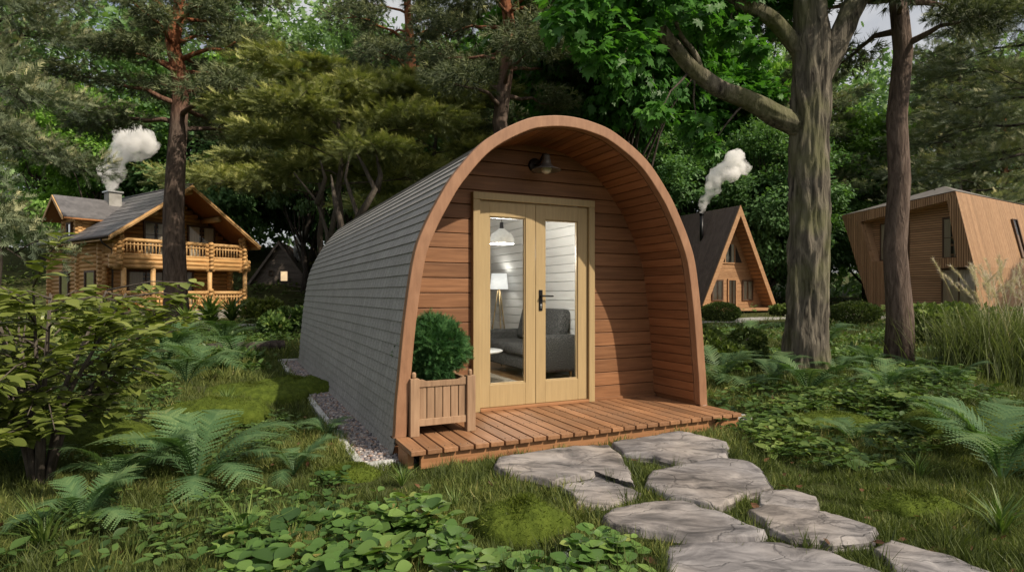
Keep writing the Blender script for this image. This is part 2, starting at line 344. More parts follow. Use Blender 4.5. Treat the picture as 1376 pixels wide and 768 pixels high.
# sofa tweed
def tweed():
    m, nt, N, L = new_mat('grey_tweed')
    out = N('ShaderNodeOutputMaterial'); p = N('ShaderNodeBsdfPrincipled'); L(p.outputs[0], out.inputs[0]); tc = N('ShaderNodeTexCoord')
    n = N('ShaderNodeTexNoise'); n.inputs['Scale'].default_value = 75; n.inputs['Detail'].default_value = 4; L(tc.outputs['Object'], n.inputs['Vector'])
    r = ramp(N, [(0.36, (0.02, 0.02, 0.02)), (0.5, (0.06, 0.06, 0.06)), (0.64, (0.15, 0.148, 0.145))]); L(n.outputs['Fac'], r.inputs[0]); L(r.outputs[0], p.inputs['Base Color'])
    p.inputs['Roughness'].default_value = 0.95; b = N('ShaderNodeBump'); b.inputs['Strength'].default_value = 0.6; b.inputs['Distance'].default_value = 0.005
    L(n.outputs['Fac'], b.inputs['Height']); L(b.outputs[0], p.inputs['Normal']); return m
M['tweed'] = tweed()
M['rug'] = surf('woven_rug', [(0.3, (0.42, 0.36, 0.27)), (0.7, (0.62, 0.55, 0.44))], (40, 40, 40), 3.0, 4, 0.95, 0.5, 0.01)
# stone slabs
def slabmat():
    m, nt, N, L = new_mat('slate_slab')
    out = N('ShaderNodeOutputMaterial'); p = N('ShaderNodeBsdfPrincipled'); L(p.outputs[0], out.inputs[0]); tc = N('ShaderNodeTexCoord'); oi = N('ShaderNodeObjectInfo')
    add = N('ShaderNodeVectorMath'); mul = N('ShaderNodeMath'); mul.operation = 'MULTIPLY'; mul.inputs[1].default_value = 40; L(oi.outputs['Random'], mul.inputs[0])
    L(tc.outputs['Object'], add.inputs[0]); L(mul.outputs[0], add.inputs[1])
    mp = N('ShaderNodeMapping'); mp.inputs['Scale'].default_value = (1, 2.2, 1); mp.inputs['Rotation'].default_value = (0, 0, 0.5); L(add.outputs[0], mp.inputs[0])
    n = N('ShaderNodeTexNoise'); n.inputs['Scale'].default_value = 3.2; n.inputs['Detail'].default_value = 10; n.inputs['Roughness'].default_value = 0.62; n.inputs['Distortion'].default_value = 0.8; L(mp.outputs[0], n.inputs['Vector'])
    r = ramp(N, [(0.3, (0.04, 0.037, 0.037)), (0.43, (0.13, 0.12, 0.117)), (0.55, (0.245, 0.226, 0.217)), (0.74, (0.39, 0.362, 0.34))]); L(n.outputs['Fac'], r.inputs[0])
    n2 = N('ShaderNodeTexNoise'); n2.inputs['Scale'].default_value = 1.3; n2.inputs['Detail'].default_value = 4; L(add.outputs[0], n2.inputs['Vector'])
    r2 = ramp(N, [(0.35, (0.86, 0.88, 0.93)), (0.65, (1.05, 1.0, 0.94))]); L(n2.outputs['Fac'], r2.inputs[0])
    mx = N('ShaderNodeMix'); mx.data_type = 'RGBA'; mx.blend_type = 'MULTIPLY'; mx.inputs['Factor'].default_value = 1; L(r.outputs[0], mx.inputs['A']); L(r2.outputs[0], mx.inputs['B'])
    v = N('ShaderNodeTexVoronoi'); v.feature = 'DISTANCE_TO_EDGE'; v.inputs['Scale'].default_value = 1.6; dn = N('ShaderNodeVectorMath'); dn.operation = 'MULTIPLY_ADD'
    nn = N('ShaderNodeTexNoise'); nn.inputs['Scale'].default_value = 5; nn.inputs['Detail'].default_value = 6; L(add.outputs[0], nn.inputs['Vector'])
    L(nn.outputs['Color'], dn.inputs[0]); dn.inputs[1].default_value = (0.35, 0.35, 0.35); L(mp.outputs[0], dn.inputs[2]); L(dn.outputs[0], v.inputs['Vector'])
    cr = ramp(N, [(0.0, (0.3, 0.3, 0.3)), (0.02, (1, 1, 1))]); L(v.outputs['Distance'], cr.inputs[0])
    m2 = N('ShaderNodeMix'); m2.data_type = 'RGBA'; m2.blend_type = 'MULTIPLY'; m2.inputs['Factor'].default_value = 0.6; L(mx.outputs['Result'], m2.inputs['A']); L(cr.outputs[0], m2.inputs['B'])
    L(m2.outputs['Result'], p.inputs['Base Color']); p.inputs['Roughness'].default_value = 0.75
    b = N('ShaderNodeBump'); b.inputs['Strength'].default_value = 0.55; b.inputs['Distance'].default_value = 0.03; L(n.outputs['Fac'], b.inputs['Height'])
    b2 = N('ShaderNodeBump'); b2.inputs['Strength'].default_value = 0.5; b2.inputs['Distance'].default_value = 0.012; L(cr.outputs[0], b2.inputs['Height']); L(b.outputs[0], b2.inputs['Normal'])
    L(b2.outputs[0], p.inputs['Normal']); return m
M['slab'] = slabmat()
def barkmat(name, stops, upper=None, zsplit=(5, 7), sc=(9, 9, 1.1), moss=None, bump=0.9, dist=0.05):
    m, nt, N, L = new_mat(name)
    out = N('ShaderNodeOutputMaterial'); p = N('ShaderNodeBsdfPrincipled'); L(p.outputs[0], out.inputs[0]); tc = N('ShaderNodeTexCoord')
    mp = N('ShaderNodeMapping'); mp.inputs['Scale'].default_value = sc; L(tc.outputs['Object'], mp.inputs[0])
    n = N('ShaderNodeTexNoise'); n.inputs['Scale'].default_value = 1.6; n.inputs['Detail'].default_value = 9; n.inputs['Roughness'].default_value = 0.6; n.inputs['Distortion'].default_value = 0.7; L(mp.outputs[0], n.inputs['Vector'])
    r = ramp(N, stops); L(n.outputs['Fac'], r.inputs[0]); col = r.outputs[0]
    sx = N('ShaderNodeSeparateXYZ'); L(tc.outputs['Object'], sx.inputs[0])
    if upper:
        ru = ramp(N, upper); L(n.outputs['Fac'], ru.inputs[0]); mr = N('ShaderNodeMapRange'); mr.inputs['From Min'].default_value = zsplit[0]; mr.inputs['From Max'].default_value = zsplit[1]
        L(sx.outputs['Z'], mr.inputs['Value']); mx = N('ShaderNodeMix'); mx.data_type = 'RGBA'; L(mr.outputs[0], mx.inputs['Factor']); L(col, mx.inputs['A']); L(ru.outputs[0], mx.inputs['B']); col = mx.outputs['Result']
    if moss:
        n2 = N('ShaderNodeTexNoise'); n2.inputs['Scale'].default_value = 1.5; n2.inputs['Detail'].default_value = 6; L(tc.outputs['Object'], n2.inputs['Vector'])
        rm = ramp(N, [(0.46, (0, 0, 0)), (0.62, (1, 1, 1))]); L(n2.outputs['Fac'], rm.inputs[0]); mm = N('ShaderNodeMath'); mm.operation = 'MULTIPLY'; mm.inputs[1].default_value = 0.6; L(rm.outputs[0], mm.inputs[0])
        mx2 = N('ShaderNodeMix'); mx2.data_type = 'RGBA'; L(mm.outputs[0], mx2.inputs['Factor']); L(col, mx2.inputs['A']); mx2.inputs['B'].default_value = (*moss, 1); col = mx2.outputs['Result']
    L(col, p.inputs['Base Color']); p.inputs['Roughness'].default_value = 0.9; p.inputs['Specular IOR Level'].default_value = 0.15
    b = N('ShaderNodeBump'); b.inputs['Strength'].default_value = bump; b.inputs['Distance'].default_value = dist; L(n.outputs['Fac'], b.inputs['Height']); L(b.outputs[0], p.inputs['Normal'])
    return m
M['bark_oak'] = barkmat('oak_bark', [(0.34, (0.022, 0.019, 0.016)), (0.48, (0.10, 0.088, 0.07)), (0.68, (0.215, 0.19, 0.148))], moss=(0.13, 0.135, 0.06))
M['bark_pine'] = barkmat('pine_bark', [(0.3, (0.045, 0.033, 0.028)), (0.5, (0.115, 0.084, 0.068)), (0.72, (0.19, 0.145, 0.12))],
                         upper=[(0.3, (0.10, 0.035, 0.017)), (0.5, (0.22, 0.083, 0.04)), (0.72, (0.33, 0.145, 0.075))], zsplit=(6.8, 9.3), sc=(7, 7, 1.6))
M['bark_dark'] = barkmat('dark_bark', [(0.3, (0.02, 0.016, 0.014)), (0.5, (0.055, 0.045, 0.038)), (0.72, (0.10, 0.085, 0.07))])
M['twig'] = barkmat('twig_bark', [(0.3, (0.04, 0.033, 0.028)), (0.7, (0.13, 0.11, 0.09))], sc=(20, 20, 6), bump=0.4, dist=0.005)
M['ground'] = surf('forest_floor', [(0.3, (0.030, 0.026, 0.014)), (0.48, (0.05, 0.055, 0.02)), (0.68, (0.08, 0.092, 0.028))], (1, 1, 1), 2.5, 10, 0.95, 0.6, 0.05, spec=0.1)
M['moss'] = surf('moss', [(0.3, (0.035, 0.052, 0.008)), (0.5, (0.065, 0.092, 0.013)), (0.72, (0.105, 0.14, 0.022))], (1, 1, 1), 14.0, 8, 0.95, 0.9, 0.03, spec=0.1)
GAIN = dict(grass=2.2, fern=1.55, clover=1.45, cover=1.7, shrub=1.8, bush=2.2, boxwood=1.9, pine=4.2, spruce=4.2, yew=4.8, maple=1.9, oakleaf=3.3, beech=3.2, pale=2.8, woods=5.0)
def L_(name, stops, *a, **k):
    key = {'grass_blades': 'grass', 'fern_fronds': 'fern', 'clover_leaves': 'clover', 'broad_cover': 'cover', 'oval_shrub_leaves': 'shrub', 'bush_leaves': 'bush', 'boxwood_leaves': 'boxwood', 'pine_needles': 'pine',
           'spruce_needles': 'spruce', 'yew_sprays': 'yew', 'maple_leaves': 'maple', 'oak_leaves': 'oakleaf', 'beech_leaves': 'beech', 'willow_leaves': 'pale', 'far_foliage': 'woods'}.get(name)
    g = GAIN.get(key, 1.0)
    return leafmat(name, [(t, tuple(v*g for v in c)) for t, c in stops], *a, **k)
M['grass'] = L_('grass_blades', [(0.0, (0.014, 0.022, 0.006)), (0.5, (0.048, 0.062, 0.016)), (0.82, (0.09, 0.10, 0.028)), (1.0, (0.17, 0.145, 0.06))], 0.25)
M['fern'] = L_('fern_fronds', [(0.0, (0.022, 0.045, 0.018)), (0.5, (0.045, 0.088, 0.036)), (0.9, (0.10, 0.15, 0.06)), (1.0, (0.17, 0.14, 0.055))], 0.3)
M['clover'] = L_('clover_leaves', [(0.0, (0.02, 0.045, 0.012)), (0.45, (0.05, 0.10, 0.022)), (0.9, (0.12, 0.185, 0.045)), (1.0, (0.22, 0.19, 0.06))], 0.28, 0.45, 0.35)
M['cover'] = L_('broad_cover', [(0.0, (0.02, 0.04, 0.012)), (0.5, (0.052, 0.092, 0.022)), (0.9, (0.13, 0.175, 0.045)), (1.0, (0.2, 0.17, 0.06))], 0.28, 0.45, 0.35)
M['shrub'] = L_('oval_shrub_leaves', [(0.0, (0.035, 0.05, 0.012)), (0.5, (0.08, 0.10, 0.022)), (1.0, (0.165, 0.185, 0.05))], 0.3, 0.42, 0.4)
M['bush'] = L_('bush_leaves', [(0.0, (0.022, 0.036, 0.01)), (0.5, (0.05, 0.072, 0.018)), (1.0, (0.11, 0.13, 0.035))], 0.25)
M['boxwood'] = L_('boxwood_leaves', [(0.0, (0.014, 0.042, 0.012)), (0.5, (0.03, 0.082, 0.026)), (1.0, (0.068, 0.145, 0.045))], 0.2)
M['pine'] = L_('pine_needles', [(0.0, (0.013, 0.018, 0.010)), (0.5, (0.036, 0.044, 0.022)), (0.8, (0.075, 0.08, 0.038)), (1.0, (0.15, 0.145, 0.075))], 0.15, 0.6)
M['spruce'] = L_('spruce_needles', [(0.0, (0.012, 0.017, 0.011)), (0.5, (0.034, 0.042, 0.024)), (0.8, (0.085, 0.085, 0.047)), (1.0, (0.20, 0.18, 0.105))], 0.15, 0.6)
M['yew'] = L_('yew_sprays', [(0.0, (0.018, 0.023, 0.010)), (0.5, (0.052, 0.058, 0.02)), (1.0, (0.15, 0.145, 0.055))], 0.2, 0.6)
M['maple'] = L_('maple_leaves', [(0.0, (0.018, 0.055, 0.012)), (0.5, (0.04, 0.11, 0.018)), (1.0, (0.085, 0.19, 0.028))], 0.4, 0.45)
M['oakleaf'] = L_('oak_leaves', [(0.0, (0.015, 0.034, 0.012)), (0.5, (0.034, 0.066, 0.022)), (1.0, (0.08, 0.125, 0.042))], 0.3)
M['beech'] = L_('beech_leaves', [(0.0, (0.024, 0.048, 0.012)), (0.5, (0.055, 0.10, 0.02)), (1.0, (0.12, 0.18, 0.04))], 0.35)
M['pale'] = L_('willow_leaves', [(0.0, (0.035, 0.058, 0.026)), (0.5, (0.07, 0.11, 0.05)), (1.0, (0.13, 0.18, 0.085))], 0.35)
M['woods'] = L_('far_foliage', [(0.0, (0.014, 0.026, 0.011)), (0.5, (0.03, 0.052, 0.02)), (1.0, (0.065, 0.095, 0.035))], 0.3)
M['plume'] = L_('grass_plumes', [(0.0, (0.48, 0.40, 0.34)), (1.0, (0.78, 0.69, 0.62))], 0.35, 0.8)
M['deadleaf'] = L_('dead_leaves', [(0.0, (0.07, 0.035, 0.018)), (1.0, (0.20, 0.10, 0.05))], 0.15)
# ------------------------------------------------------------------ the pod
POD_O, POD_A, POD_Z = (0.513, 5.302), R(25.5), 0.155
PC, PS = math.cos(POD_A), math.sin(POD_A)
def podw(x, y, z=0.0): return (POD_O[0]+x*PC-y*PS, POD_O[1]+x*PS+y*PC, POD_Z+z)
_ctl = [(1.612, -0.155), (1.585, 0.0), (1.572, 0.25), (1.550, 0.476), (1.506, 0.92), (1.434, 1.395), (1.352, 1.633), (1.230, 1.87), (1.09, 2.09), (0.824, 2.384), (0.475, 2.592), (0.236, 2.660), (0.0, 2.682)]
def _spline(ctl, per=10):
    P = [np.array(c) for c in ctl]; P = [2*P[0]-P[1]]+P+[np.array((-P[-2][0], P[-2][1]))]
    out = []
    for i in range(1, len(P)-2):
        for k in range(per):
            t = k/per; a, b, c, d = P[i-1:i+3]
            out.append(0.5*((2*b)+(-a+c)*t+(2*a-5*b+4*c-d)*t*t+(-a+3*b-3*c+d)*t**3))
    out.append(P[-2]); return np.array(out)
_half = _spline(_ctl)                                   # right half, ground to apex
_full = np.vstack([_half, _half[-2::-1]*np.array([-1, 1])])   # right ground - apex - left ground
_seg = np.linalg.norm(np.diff(_full, axis=0), axis=1); _arc = np.concatenate([[0], np.cumsum(_seg)]); ARC = _arc[-1]
def prof(s_, off=0.0):
    """point and outward normal on the arch at arc length s_, moved out by off"""
    s_ = min(max(s_, 0), ARC)
    e = 0.03
    f = lambda q: np.array([np.interp(q, _arc, _full[:, 0]), np.interp(q, _arc, _full[:, 1])])
    t = f(min(s_+e, ARC))-f(max(s_-e, 0)); t /= np.linalg.norm(t)
    nrm = np.array([t[1], -t[0]])
    p = f(s_)+nrm*(off-0.034)
    return p[0], p[1]
def hw(z, off=0.0):
    """half width of the arch surface (moved by off) at height z"""
    best = 0.0
    ss = np.linspace(0, ARC/2, 160); pts = np.array([prof(q, off) for q in ss])
    if z > pts[-1, 1]: return 0.0
    return float(np.interp(z, pts[:, 1], pts[:, 0]))
_hwc = {}
def hwi(z, off):
    if off not in _hwc:
        ss = np.linspace(0, ARC/2, 200); pts = np.array([prof(q, off) for q in ss]); _hwc[off] = pts
    p = _hwc[off]
    return 0.0 if z >= p[-1, 1] else float(np.interp(z, p[:, 1], p[:, 0]))

pod = thing('camping_pod', 'arched timber camping pod with grey shingle shell and glazed double doors', 'cabin', (*POD_O, POD_Z), POD_A)
LEN = 7.0; REC = 0.67; T_IN = 0.10

def strip_band(mb, s0, s1, o0, o1, y0, y1, k=1, thick=None):
    pass

def shell():
    mb = MB(); tab = []
    n = 38; half = ARC/2; ex = half/n
    for side in (0, 1):
        for i in range(n):
            a, b = i*ex, min((i+1)*ex+0.02, half)
            mb.tint = random.random()
            if side == 0: pa, pb, pc = prof(a, 0.017), prof(b, 0.005), prof(a, 0.0)
            else: pa, pb, pc = prof(ARC-a, 0.017), prof(ARC-b, 0.005), prof(ARC-a, 0.0)
            y0, y1 = 0.03, LEN
            # small irregularity of the butt edge along the wall
            m = 22
            ys = [y0+(y1-y0)*j/m for j in range(m+1)]
            base = len(mb.v)
            for y in ys:
                j_ = random.uniform(-0.0012, 0.0012)
                mb.v += [(pc[0], y, pc[1]+j_), (pa[0], y, pa[1]+j_), (pb[0], y, pb[1])]
            for j in range(m):
                k = base+j*3
                for q in ((k, k+1, k+4, k+3), (k+1, k+2, k+5, k+4)):
                    mb.f.append(q); mb.t.append(mb.tint); tab.append((ys[j], ys[j+1], i, side, q == (k, k+1, k+4, k+3)))
    me = bpy.data.meshes.new('roof_shell'); me.from_pydata(mb.v, [], mb.f); me.update()
    at = me.attributes.new('tabuv', 'FLOAT_VECTOR', 'CORNER'); dat = []
    for (ya, yb, i, side, lip) in tab:
        r0 = (i+side*40)*0.09; off = 0.0
        if lip: dat += [(ya, r0+.004, 0), (ya, r0+.004, 0), (yb, r0+.004, 0), (yb, r0+.004, 0)]
        else: dat += [(ya, r0+.014, 0), (ya, r0+.084, 0), (yb, r0+.084, 0), (yb, r0+.014, 0)]
    at.data.foreach_set('vector', np.array(dat, np.float32).ravel())
    me.materials.append(M['shingle']); o = bpy.data.objects.new('roof_shell', me); COL.objects.link(o); o.parent = pod
shell()

def sweep(mb, off_out, off_in, y0, y1, zmin=None, n=110):
    """closed arch band between two offsets, from y0 to y1, standing on zmin"""
    ss = np.linspace(0, ARC, n)
    po = [prof(q, off_out) for q in ss]; pi = [prof(q, off_in) for q in ss]
    def clip(pts):
        if zmin is None: return pts
        out = []
        for i, p in enumerate(pts): out.append((p[0], max(p[1], zmin)))
        return out
    po, pi = clip(po), clip(pi); b = len(mb.v)
    for i in range(n):
        mb.v += [(po[i][0], y0, po[i][1]), (po[i][0], y1, po[i][1]), (pi[i][0], y1, pi[i][1]), (pi[i][0], y0, pi[i][1])]
    for i in range(n-1):
        for k in range(4):
            a, c = b+i*4+k, b+i*4+(k+1) % 4
            mb.f.append((a, c, c+4, a+4)); mb.t.append(mb.tint)
    for e in (b, b+(n-1)*4): mb.f.append((e, e+1, e+2, e+3)); mb.t.append(mb.tint)
mb = MB(); sweep(mb, 0.034, -0.062, -0.03, 0.05, 0.0); mb.build('arch_trim', M['cedar_trim'], pod, bevel=0.007)
mb = MB(); sweep(mb, 0.0, -0.05, 0.05, LEN-0.03, -0.15); mb.build('wall_core', M['cedar_deep'], pod)
# porch lining: boards running front to back
mb = MB(); k = 0; pitch = 0.092; s_ = 0.20
while s_ < ARC-0.2:
    mb.tint = random.random(); a, b = s_+0.003, s_+pitch-0.003
    q = [prof(a, -0.052), prof(b, -0.052), prof(b, -0.07), prof(a, -0.07)]
    if min(p[1] for p in q) > -0.03: mb.prism(q, 0.051, REC+0.06)
    s_ += pitch
mb.build('porch_lining', M['cedar_deep'], pod, bevel=0.003, seg=1)
# front wall: horizontal shiplap planks around the door opening
mb = MB(); z = 0.012; ph = 0.139
DW, DH = 0.675, 2.07
while z < 2.62:
    z1 = z+ph-0.007
    cuts = [(z, z1)] if not (z < DH < z1) else [(z, DH), (DH, z1)]
    mb.tint = random.random()
    for a, b in cuts:
        ha, hb, hm = hwi(a, -0.06), hwi(b, -0.06), hwi((a+b)/2, -0.06)
        if ha <= 0.02: continue
        yq0, yq1 = REC, REC+0.028
        if b <= DH+1e-6:
            mb.prism([(-ha, a), (-DW+0.004, a), (-DW+0.004, b), (-hb, b), (-hm, (a+b)/2)], yq0, yq1)
            mb.prism([(DW-0.004, a), (ha, a), (hm, (a+b)/2), (hb, b), (DW-0.004, b)], yq0, yq1)
        else:
            mb.prism([(-ha, a), (ha, a), (hm, (a+b)/2), (hb, b), (-hb, b), (-hm, (a+b)/2)], yq0, yq1)
    z += ph
mb.build('front_wall', M['cedar'], pod, bevel=0.004, seg=2)
# backing behind the planks (dark groove bottom), white inside
def wall_sheet(name, y0, y1, mat, off, hole=True):
    mb = MB(); zs = np.linspace(-0.02, 2.60, 60)
    for a, b in zip(zs[:-1], zs[1:]):
        for lo, hi in ([(a, min(b, DH)), (max(a, DH), b)] if a < DH < b else [(a, b)]):
            ha, hb = hwi(lo, off), hwi(hi, off)
            if ha <= 0.01: continue
            if hole and hi <= DH+1e-6:
                mb.prism([(-ha, lo), (-DW, lo), (-DW, hi), (-hb, hi)], y0, y1); mb.prism([(DW, lo), (ha, lo), (hb, hi), (DW, hi)], y0, y1)
            else: mb.prism([(-ha, lo), (ha, lo), (hb, hi), (-hb, hi)], y0, y1)
    return mb.build(name, mat, pod)
wall_sheet('wall_backing', REC+0.034, REC+0.07, M['cedar_deep'], -0.055)
wall_sheet('inner_front_wall', REC+0.075, REC+0.09, M['white_board'], -0.08)
wall_sheet('back_wall', LEN-0.2, LEN-0.1, M['cedar_deep'], -0.03, False)
wall_sheet('inner_back_wall', LEN-0.23, LEN-0.205, M['white_board'], -0.08, False)
for xa, xb in ((-1.49, -DW-0.003), (DW+0.003, 1.49)):
    mb = MB(); mb.beam((xa, REC-0.012, 0.012), (xb, REC-0.012, 0.012), 0.02, 0.03); mb.build('wall_base_trim', M['cedar'], pod, bevel=0.003)
# inner lining, white boards running front to back
mb = MB(); pitch = 0.13; s_ = 0.16
while s_ < ARC-0.16:
    mb.tint = random.random(); a, b = s_+0.0035, s_+pitch-0.0035
    q = [prof(a, -0.078), prof(b, -0.078), prof(b, -0.10), prof(a, -0.10)]
    mb.prism(q, REC+0.095, LEN-0.235); s_ += pitch
mb.build('inner_lining', M['white_board'], pod, bevel=0.004, seg=1)
mb = MB(); sweep(mb, -0.066, -0.077, REC+0.095, LEN-0.235, -0.02); mb.build('lining_backing', M['white_board'], pod)
mb = MB(); sweep(mb, -0.102, -0.17, 5.0, 5.08, 0.0); mb.build('inner_rib', M['white_board'], pod, bevel=0.006)
# floor
mb = MB(); x = -1.5
while x < 1.5:
    mb.tint = random.random(); mb.box((x+0.001, REC+0.10, -0.045), (x+0.118, LEN-0.24, 0.0)); x += 0.12
mb.build('floor_boards', M['floor_wood'], pod)
mb = MB(); mb.box((-1.55, REC+0.02, -0.14), (1.55, LEN-0.2, -0.05)); mb.build('floor_base', M['deck_edge'], pod)
# deck
mb = MB(); n = 26; pw = 3.175/n
for i in range(n):
    mb.tint = random.random(); x0 = -1.5875+i*pw
    j = random.uniform(-0.004, 0.004)
    mb.box((x0+0.007, -0.475+j, -0.034+random.uniform(-.001, .001)), (x0+pw-0.007, REC-0.004 if 0 < i < n-1 else -0.032, random.uniform(-0.0015, 0.0015)))
mb.build('deck_boards', M['deck'], pod, bevel=0.004)
mb = MB()
for i in range(n):
    for yy in (-0.41, 0.0, 0.325):
        for dx in (0.032, pw-0.032): mb.tube([(-1.5875+i*pw+dx, yy+random.uniform(-.006, .006), -0.004), (-1.5875+i*pw+dx, yy, 0.0022)], 0.0042, 6)
stuff(mb.build('deck_screws', M['dark_metal'], pod))
mb = MB(); mb.box((-1.50, -0.435, -0.145), (1.582, -0.395, -0.037)); mb.build('deck_beam', M['deck_edge'], pod, bevel=0.004)
mb = MB()
for yy in (-0.1, 0.3): mb.box((-1.52, yy, -0.15), (1.53, yy+0.05, -0.038))
for xx in (-1.58, 1.535): mb.box((xx, -0.38, -0.15), (xx+0.045, -0.11, -0.038))
mb.build('deck_joists', M['deck_edge'], pod, bevel=0.003)
# door frame: head, jambs, sill
mb = MB(); fw = 0.07; y0, y1 = REC-0.055, REC+0.08
for s_ in (-1, 1):
    mb.tint = random.random(); xs = sorted((s_*DW, s_*(DW-fw))); mb.box((xs[0], y0, 0.0), (xs[1], y1, DH-fw-0.0005))
mb.tint = 0.5; mb.box((-DW, y0, DH-fw), (DW, y1, DH))
mb.build('door_frame', M['door'], pod, bevel=0.004)
mb = MB(); mb.box((-DW+fw+0.001, y0-0.004, 0.0), (DW-fw-0.001, y1, 0.028)); mb.build('door_sill', M['deck_edge'], pod, bevel=0.004)
def leaf_door(x0, x1, g0, g1, zb, zt):
    z0, z1 = 0.031, DH-fw-0.004; ya, yb = REC-0.022, REC+0.026
    mb = MB(); mb.tint = 0.3; mb.box((x0, ya, z0), (g0, yb, z1)); mb.tint = 0.6; mb.box((g1, ya, z0), (x1, yb, z1))
    mb.tint = 0.45; mb.box((g0+.0005, ya+.0008, z0), (g1-.0005, yb, zb)); mb.tint = 0.55; mb.box((g0+.0005, ya+.0008, zt), (g1-.0005, yb, z1))
    d = mb.build('door', M['door'], pod, bevel=0.003)
    mb = MB(); b = 0.012
    mb.box((g0, ya+0.012, zb), (g0+b, yb-0.004, zt)); mb.box((g1-b, ya+0.012, zb), (g1, yb-0.004, zt)); mb.box((g0+b, ya+0.012, zb), (g1-b, yb-0.004, zb+b)); mb.box((g0+b, ya+0.012, zt-b), (g1-b, yb-0.004, zt))
    mb.build('glazing_bead', M['door'], d, bevel=0.002)
    mb = MB(); mb.add([(g0+b*.5, REC+0.002, zb+b*.5), (g1-b*.5, REC+0.002, zb+b*.5), (g1-b*.5, REC+0.002, zt-b*.5), (g0+b*.5, REC+0.002, zt-b*.5)], [(0, 1, 2, 3)])
    mb.build('pane', M['glass'], d)
    return d
leaf_door(-0.602, -0.0025, -0.495, -0.110, 0.245, 1.850)
d2 = leaf_door(0.0025, 0.602, 0.107, 0.490, 0.245, 1.850)
mb = MB(); yh = REC-0.022
mb.box((0.036, yh-0.009, 0.945), (0.074, yh-0.0005, 1.15))
mb.tube([(0.055, yh-0.006, 1.09), (0.055, yh-0.05, 1.09)], 0.010, 12)
mb.tube([(0.047, yh-0.046, 1.09), (0.10, yh-0.05, 1.09), (0.175, yh-0.047, 1.088)], [0.010, 0.009, 0.008], 12)
mb.build('handle', M['black_metal'], d2, bevel=0.002)
mb = MB(); mb.tube([(0.055, yh-0.0095, 1.00), (0.055, yh-0.014, 1.00)], 0.011, 14); mb.box((0.0525, yh-0.0125, 0.967), (0.0575, yh-0.009, 0.992)); mb.build('lock_cylinder', M['steel'], d2)

# ------------------------------------------------------------------ things on and in the pod
def onpod(name, label, cat, x, y, z, rz=0.0, group=None): return thing(name, label, cat, podw(x, y, z), POD_A+rz, group)
wl = onpod('wall_lamp', 'small bronze barn lamp with a flared shade above the double doors', 'wall lamp', 0.0, REC-0.001, 2.38)
wl.scale = (1.2, 1.2, 1.2)
mb = MB(); mb.tube([(0, 0, 0), (0, -0.012, 0), (0, -0.02, 0)], [0.06, 0.06, 0.045], 24); mb.build('back_plate', M['dark_metal'], wl, True)
mb = MB(); mb.tube([(0, -0.015, 0), (0.0, -0.06, -0.004), (0.0, -0.11, 0.028), (0.0, -0.155, 0.06), (0, -0.19, 0.055), (0, -0.2, 0.03), (0, -0.2, 0.0)], 0.011, 12); mb.build('arm', M['dark_metal'], wl, True)
mb = MB(); mb.lathe([(0.0, 0.055), (0.022, 0.052), (0.03, 0.035), (0.03, 0.012), (0.036, 0.006), (0.036, -0.012), (0.042, -0.03), (0.062, -0.048), (0.118, -0.072), (0.12, -0.076), (0.112, -0.074), (0.055, -0.052), (0.03, -0.03), (0.0, -0.028)], 32, (0, -0.2, 0)); mb.build('lamp_shade', M['lamp_metal'], wl, True)
mb = MB(); mb.lathe([(0.0, -0.03), (0.03, -0.04), (0.042, -0.066), (0.036, -0.09), (0.016, -0.102), (0.0, -0.104)], 20, (0, -0.2, 0)); mb.build('bulb', M['bulb'], wl, True)

# planter
pl = onpod('planter_box', 'square slatted teak planter on the left end of the deck', 'planter', -1.2, 0.2, 0.001)
W2 = 0.235
for sx in (-1, 1):
    for sy in (-1, 1):
        mb = MB(); mb.tint = random.random(); p = 0.036
        cx, cy = sx*W2, sy*W2
        mb.box((cx-p, cy-p, 0.0), (cx+p, cy+p, 0.45))
        mb.lathe([(0.0, 0.45), (0.014, 0.45), (0.018, 0.465), (0.018, 0.487), (0.011, 0.498), (0, 0.5)], 12, (cx, cy, 0))
        mb.build('post', M['planter'], pl, bevel=0.003)
def side(Mt):
    mb = MB(); a = W2-0.037
    for i in range(6):
        mb.tint = random.random(); w = 2*a/6; mb.box((-a+i*w+0.003, -0.008, 0.125), (-a+(i+1)*w-0.003, 0.010, 0.385), Mt)
    mb.build('slat_panel', M['planter'], pl, bevel=0.003)
    mb = MB(); mb.tint = random.random(); mb.box((-a, -0.018, 0.075), (a, 0.018, 0.13), Mt); mb.build('bottom_rail', M['planter'], pl, bevel=0.003)
    mb = MB(); mb.tint = random.random(); pts = [(-a, 0.38), (a, 0.38)]+[(a*(1-2*t/12), 0.43+(0.008 if t in (0, 1, 11, 12) else -0.006)) for t in range(13)]
    mb.prism(pts, -0.018, 0.018, Mt); mb.build('top_rail', M['planter'], pl, bevel=0.003)
for k in range(4): side(Matrix.Rotation(k*PI/2, 4, 'Z') @ Matrix.Translation((0, -W2, 0)))
mb = MB(); mb.box((-W2+.02, -W2+.02, 0.09), (W2-.02, W2-.02, 0.36)); mb.build('soil', M['ground'], pl)
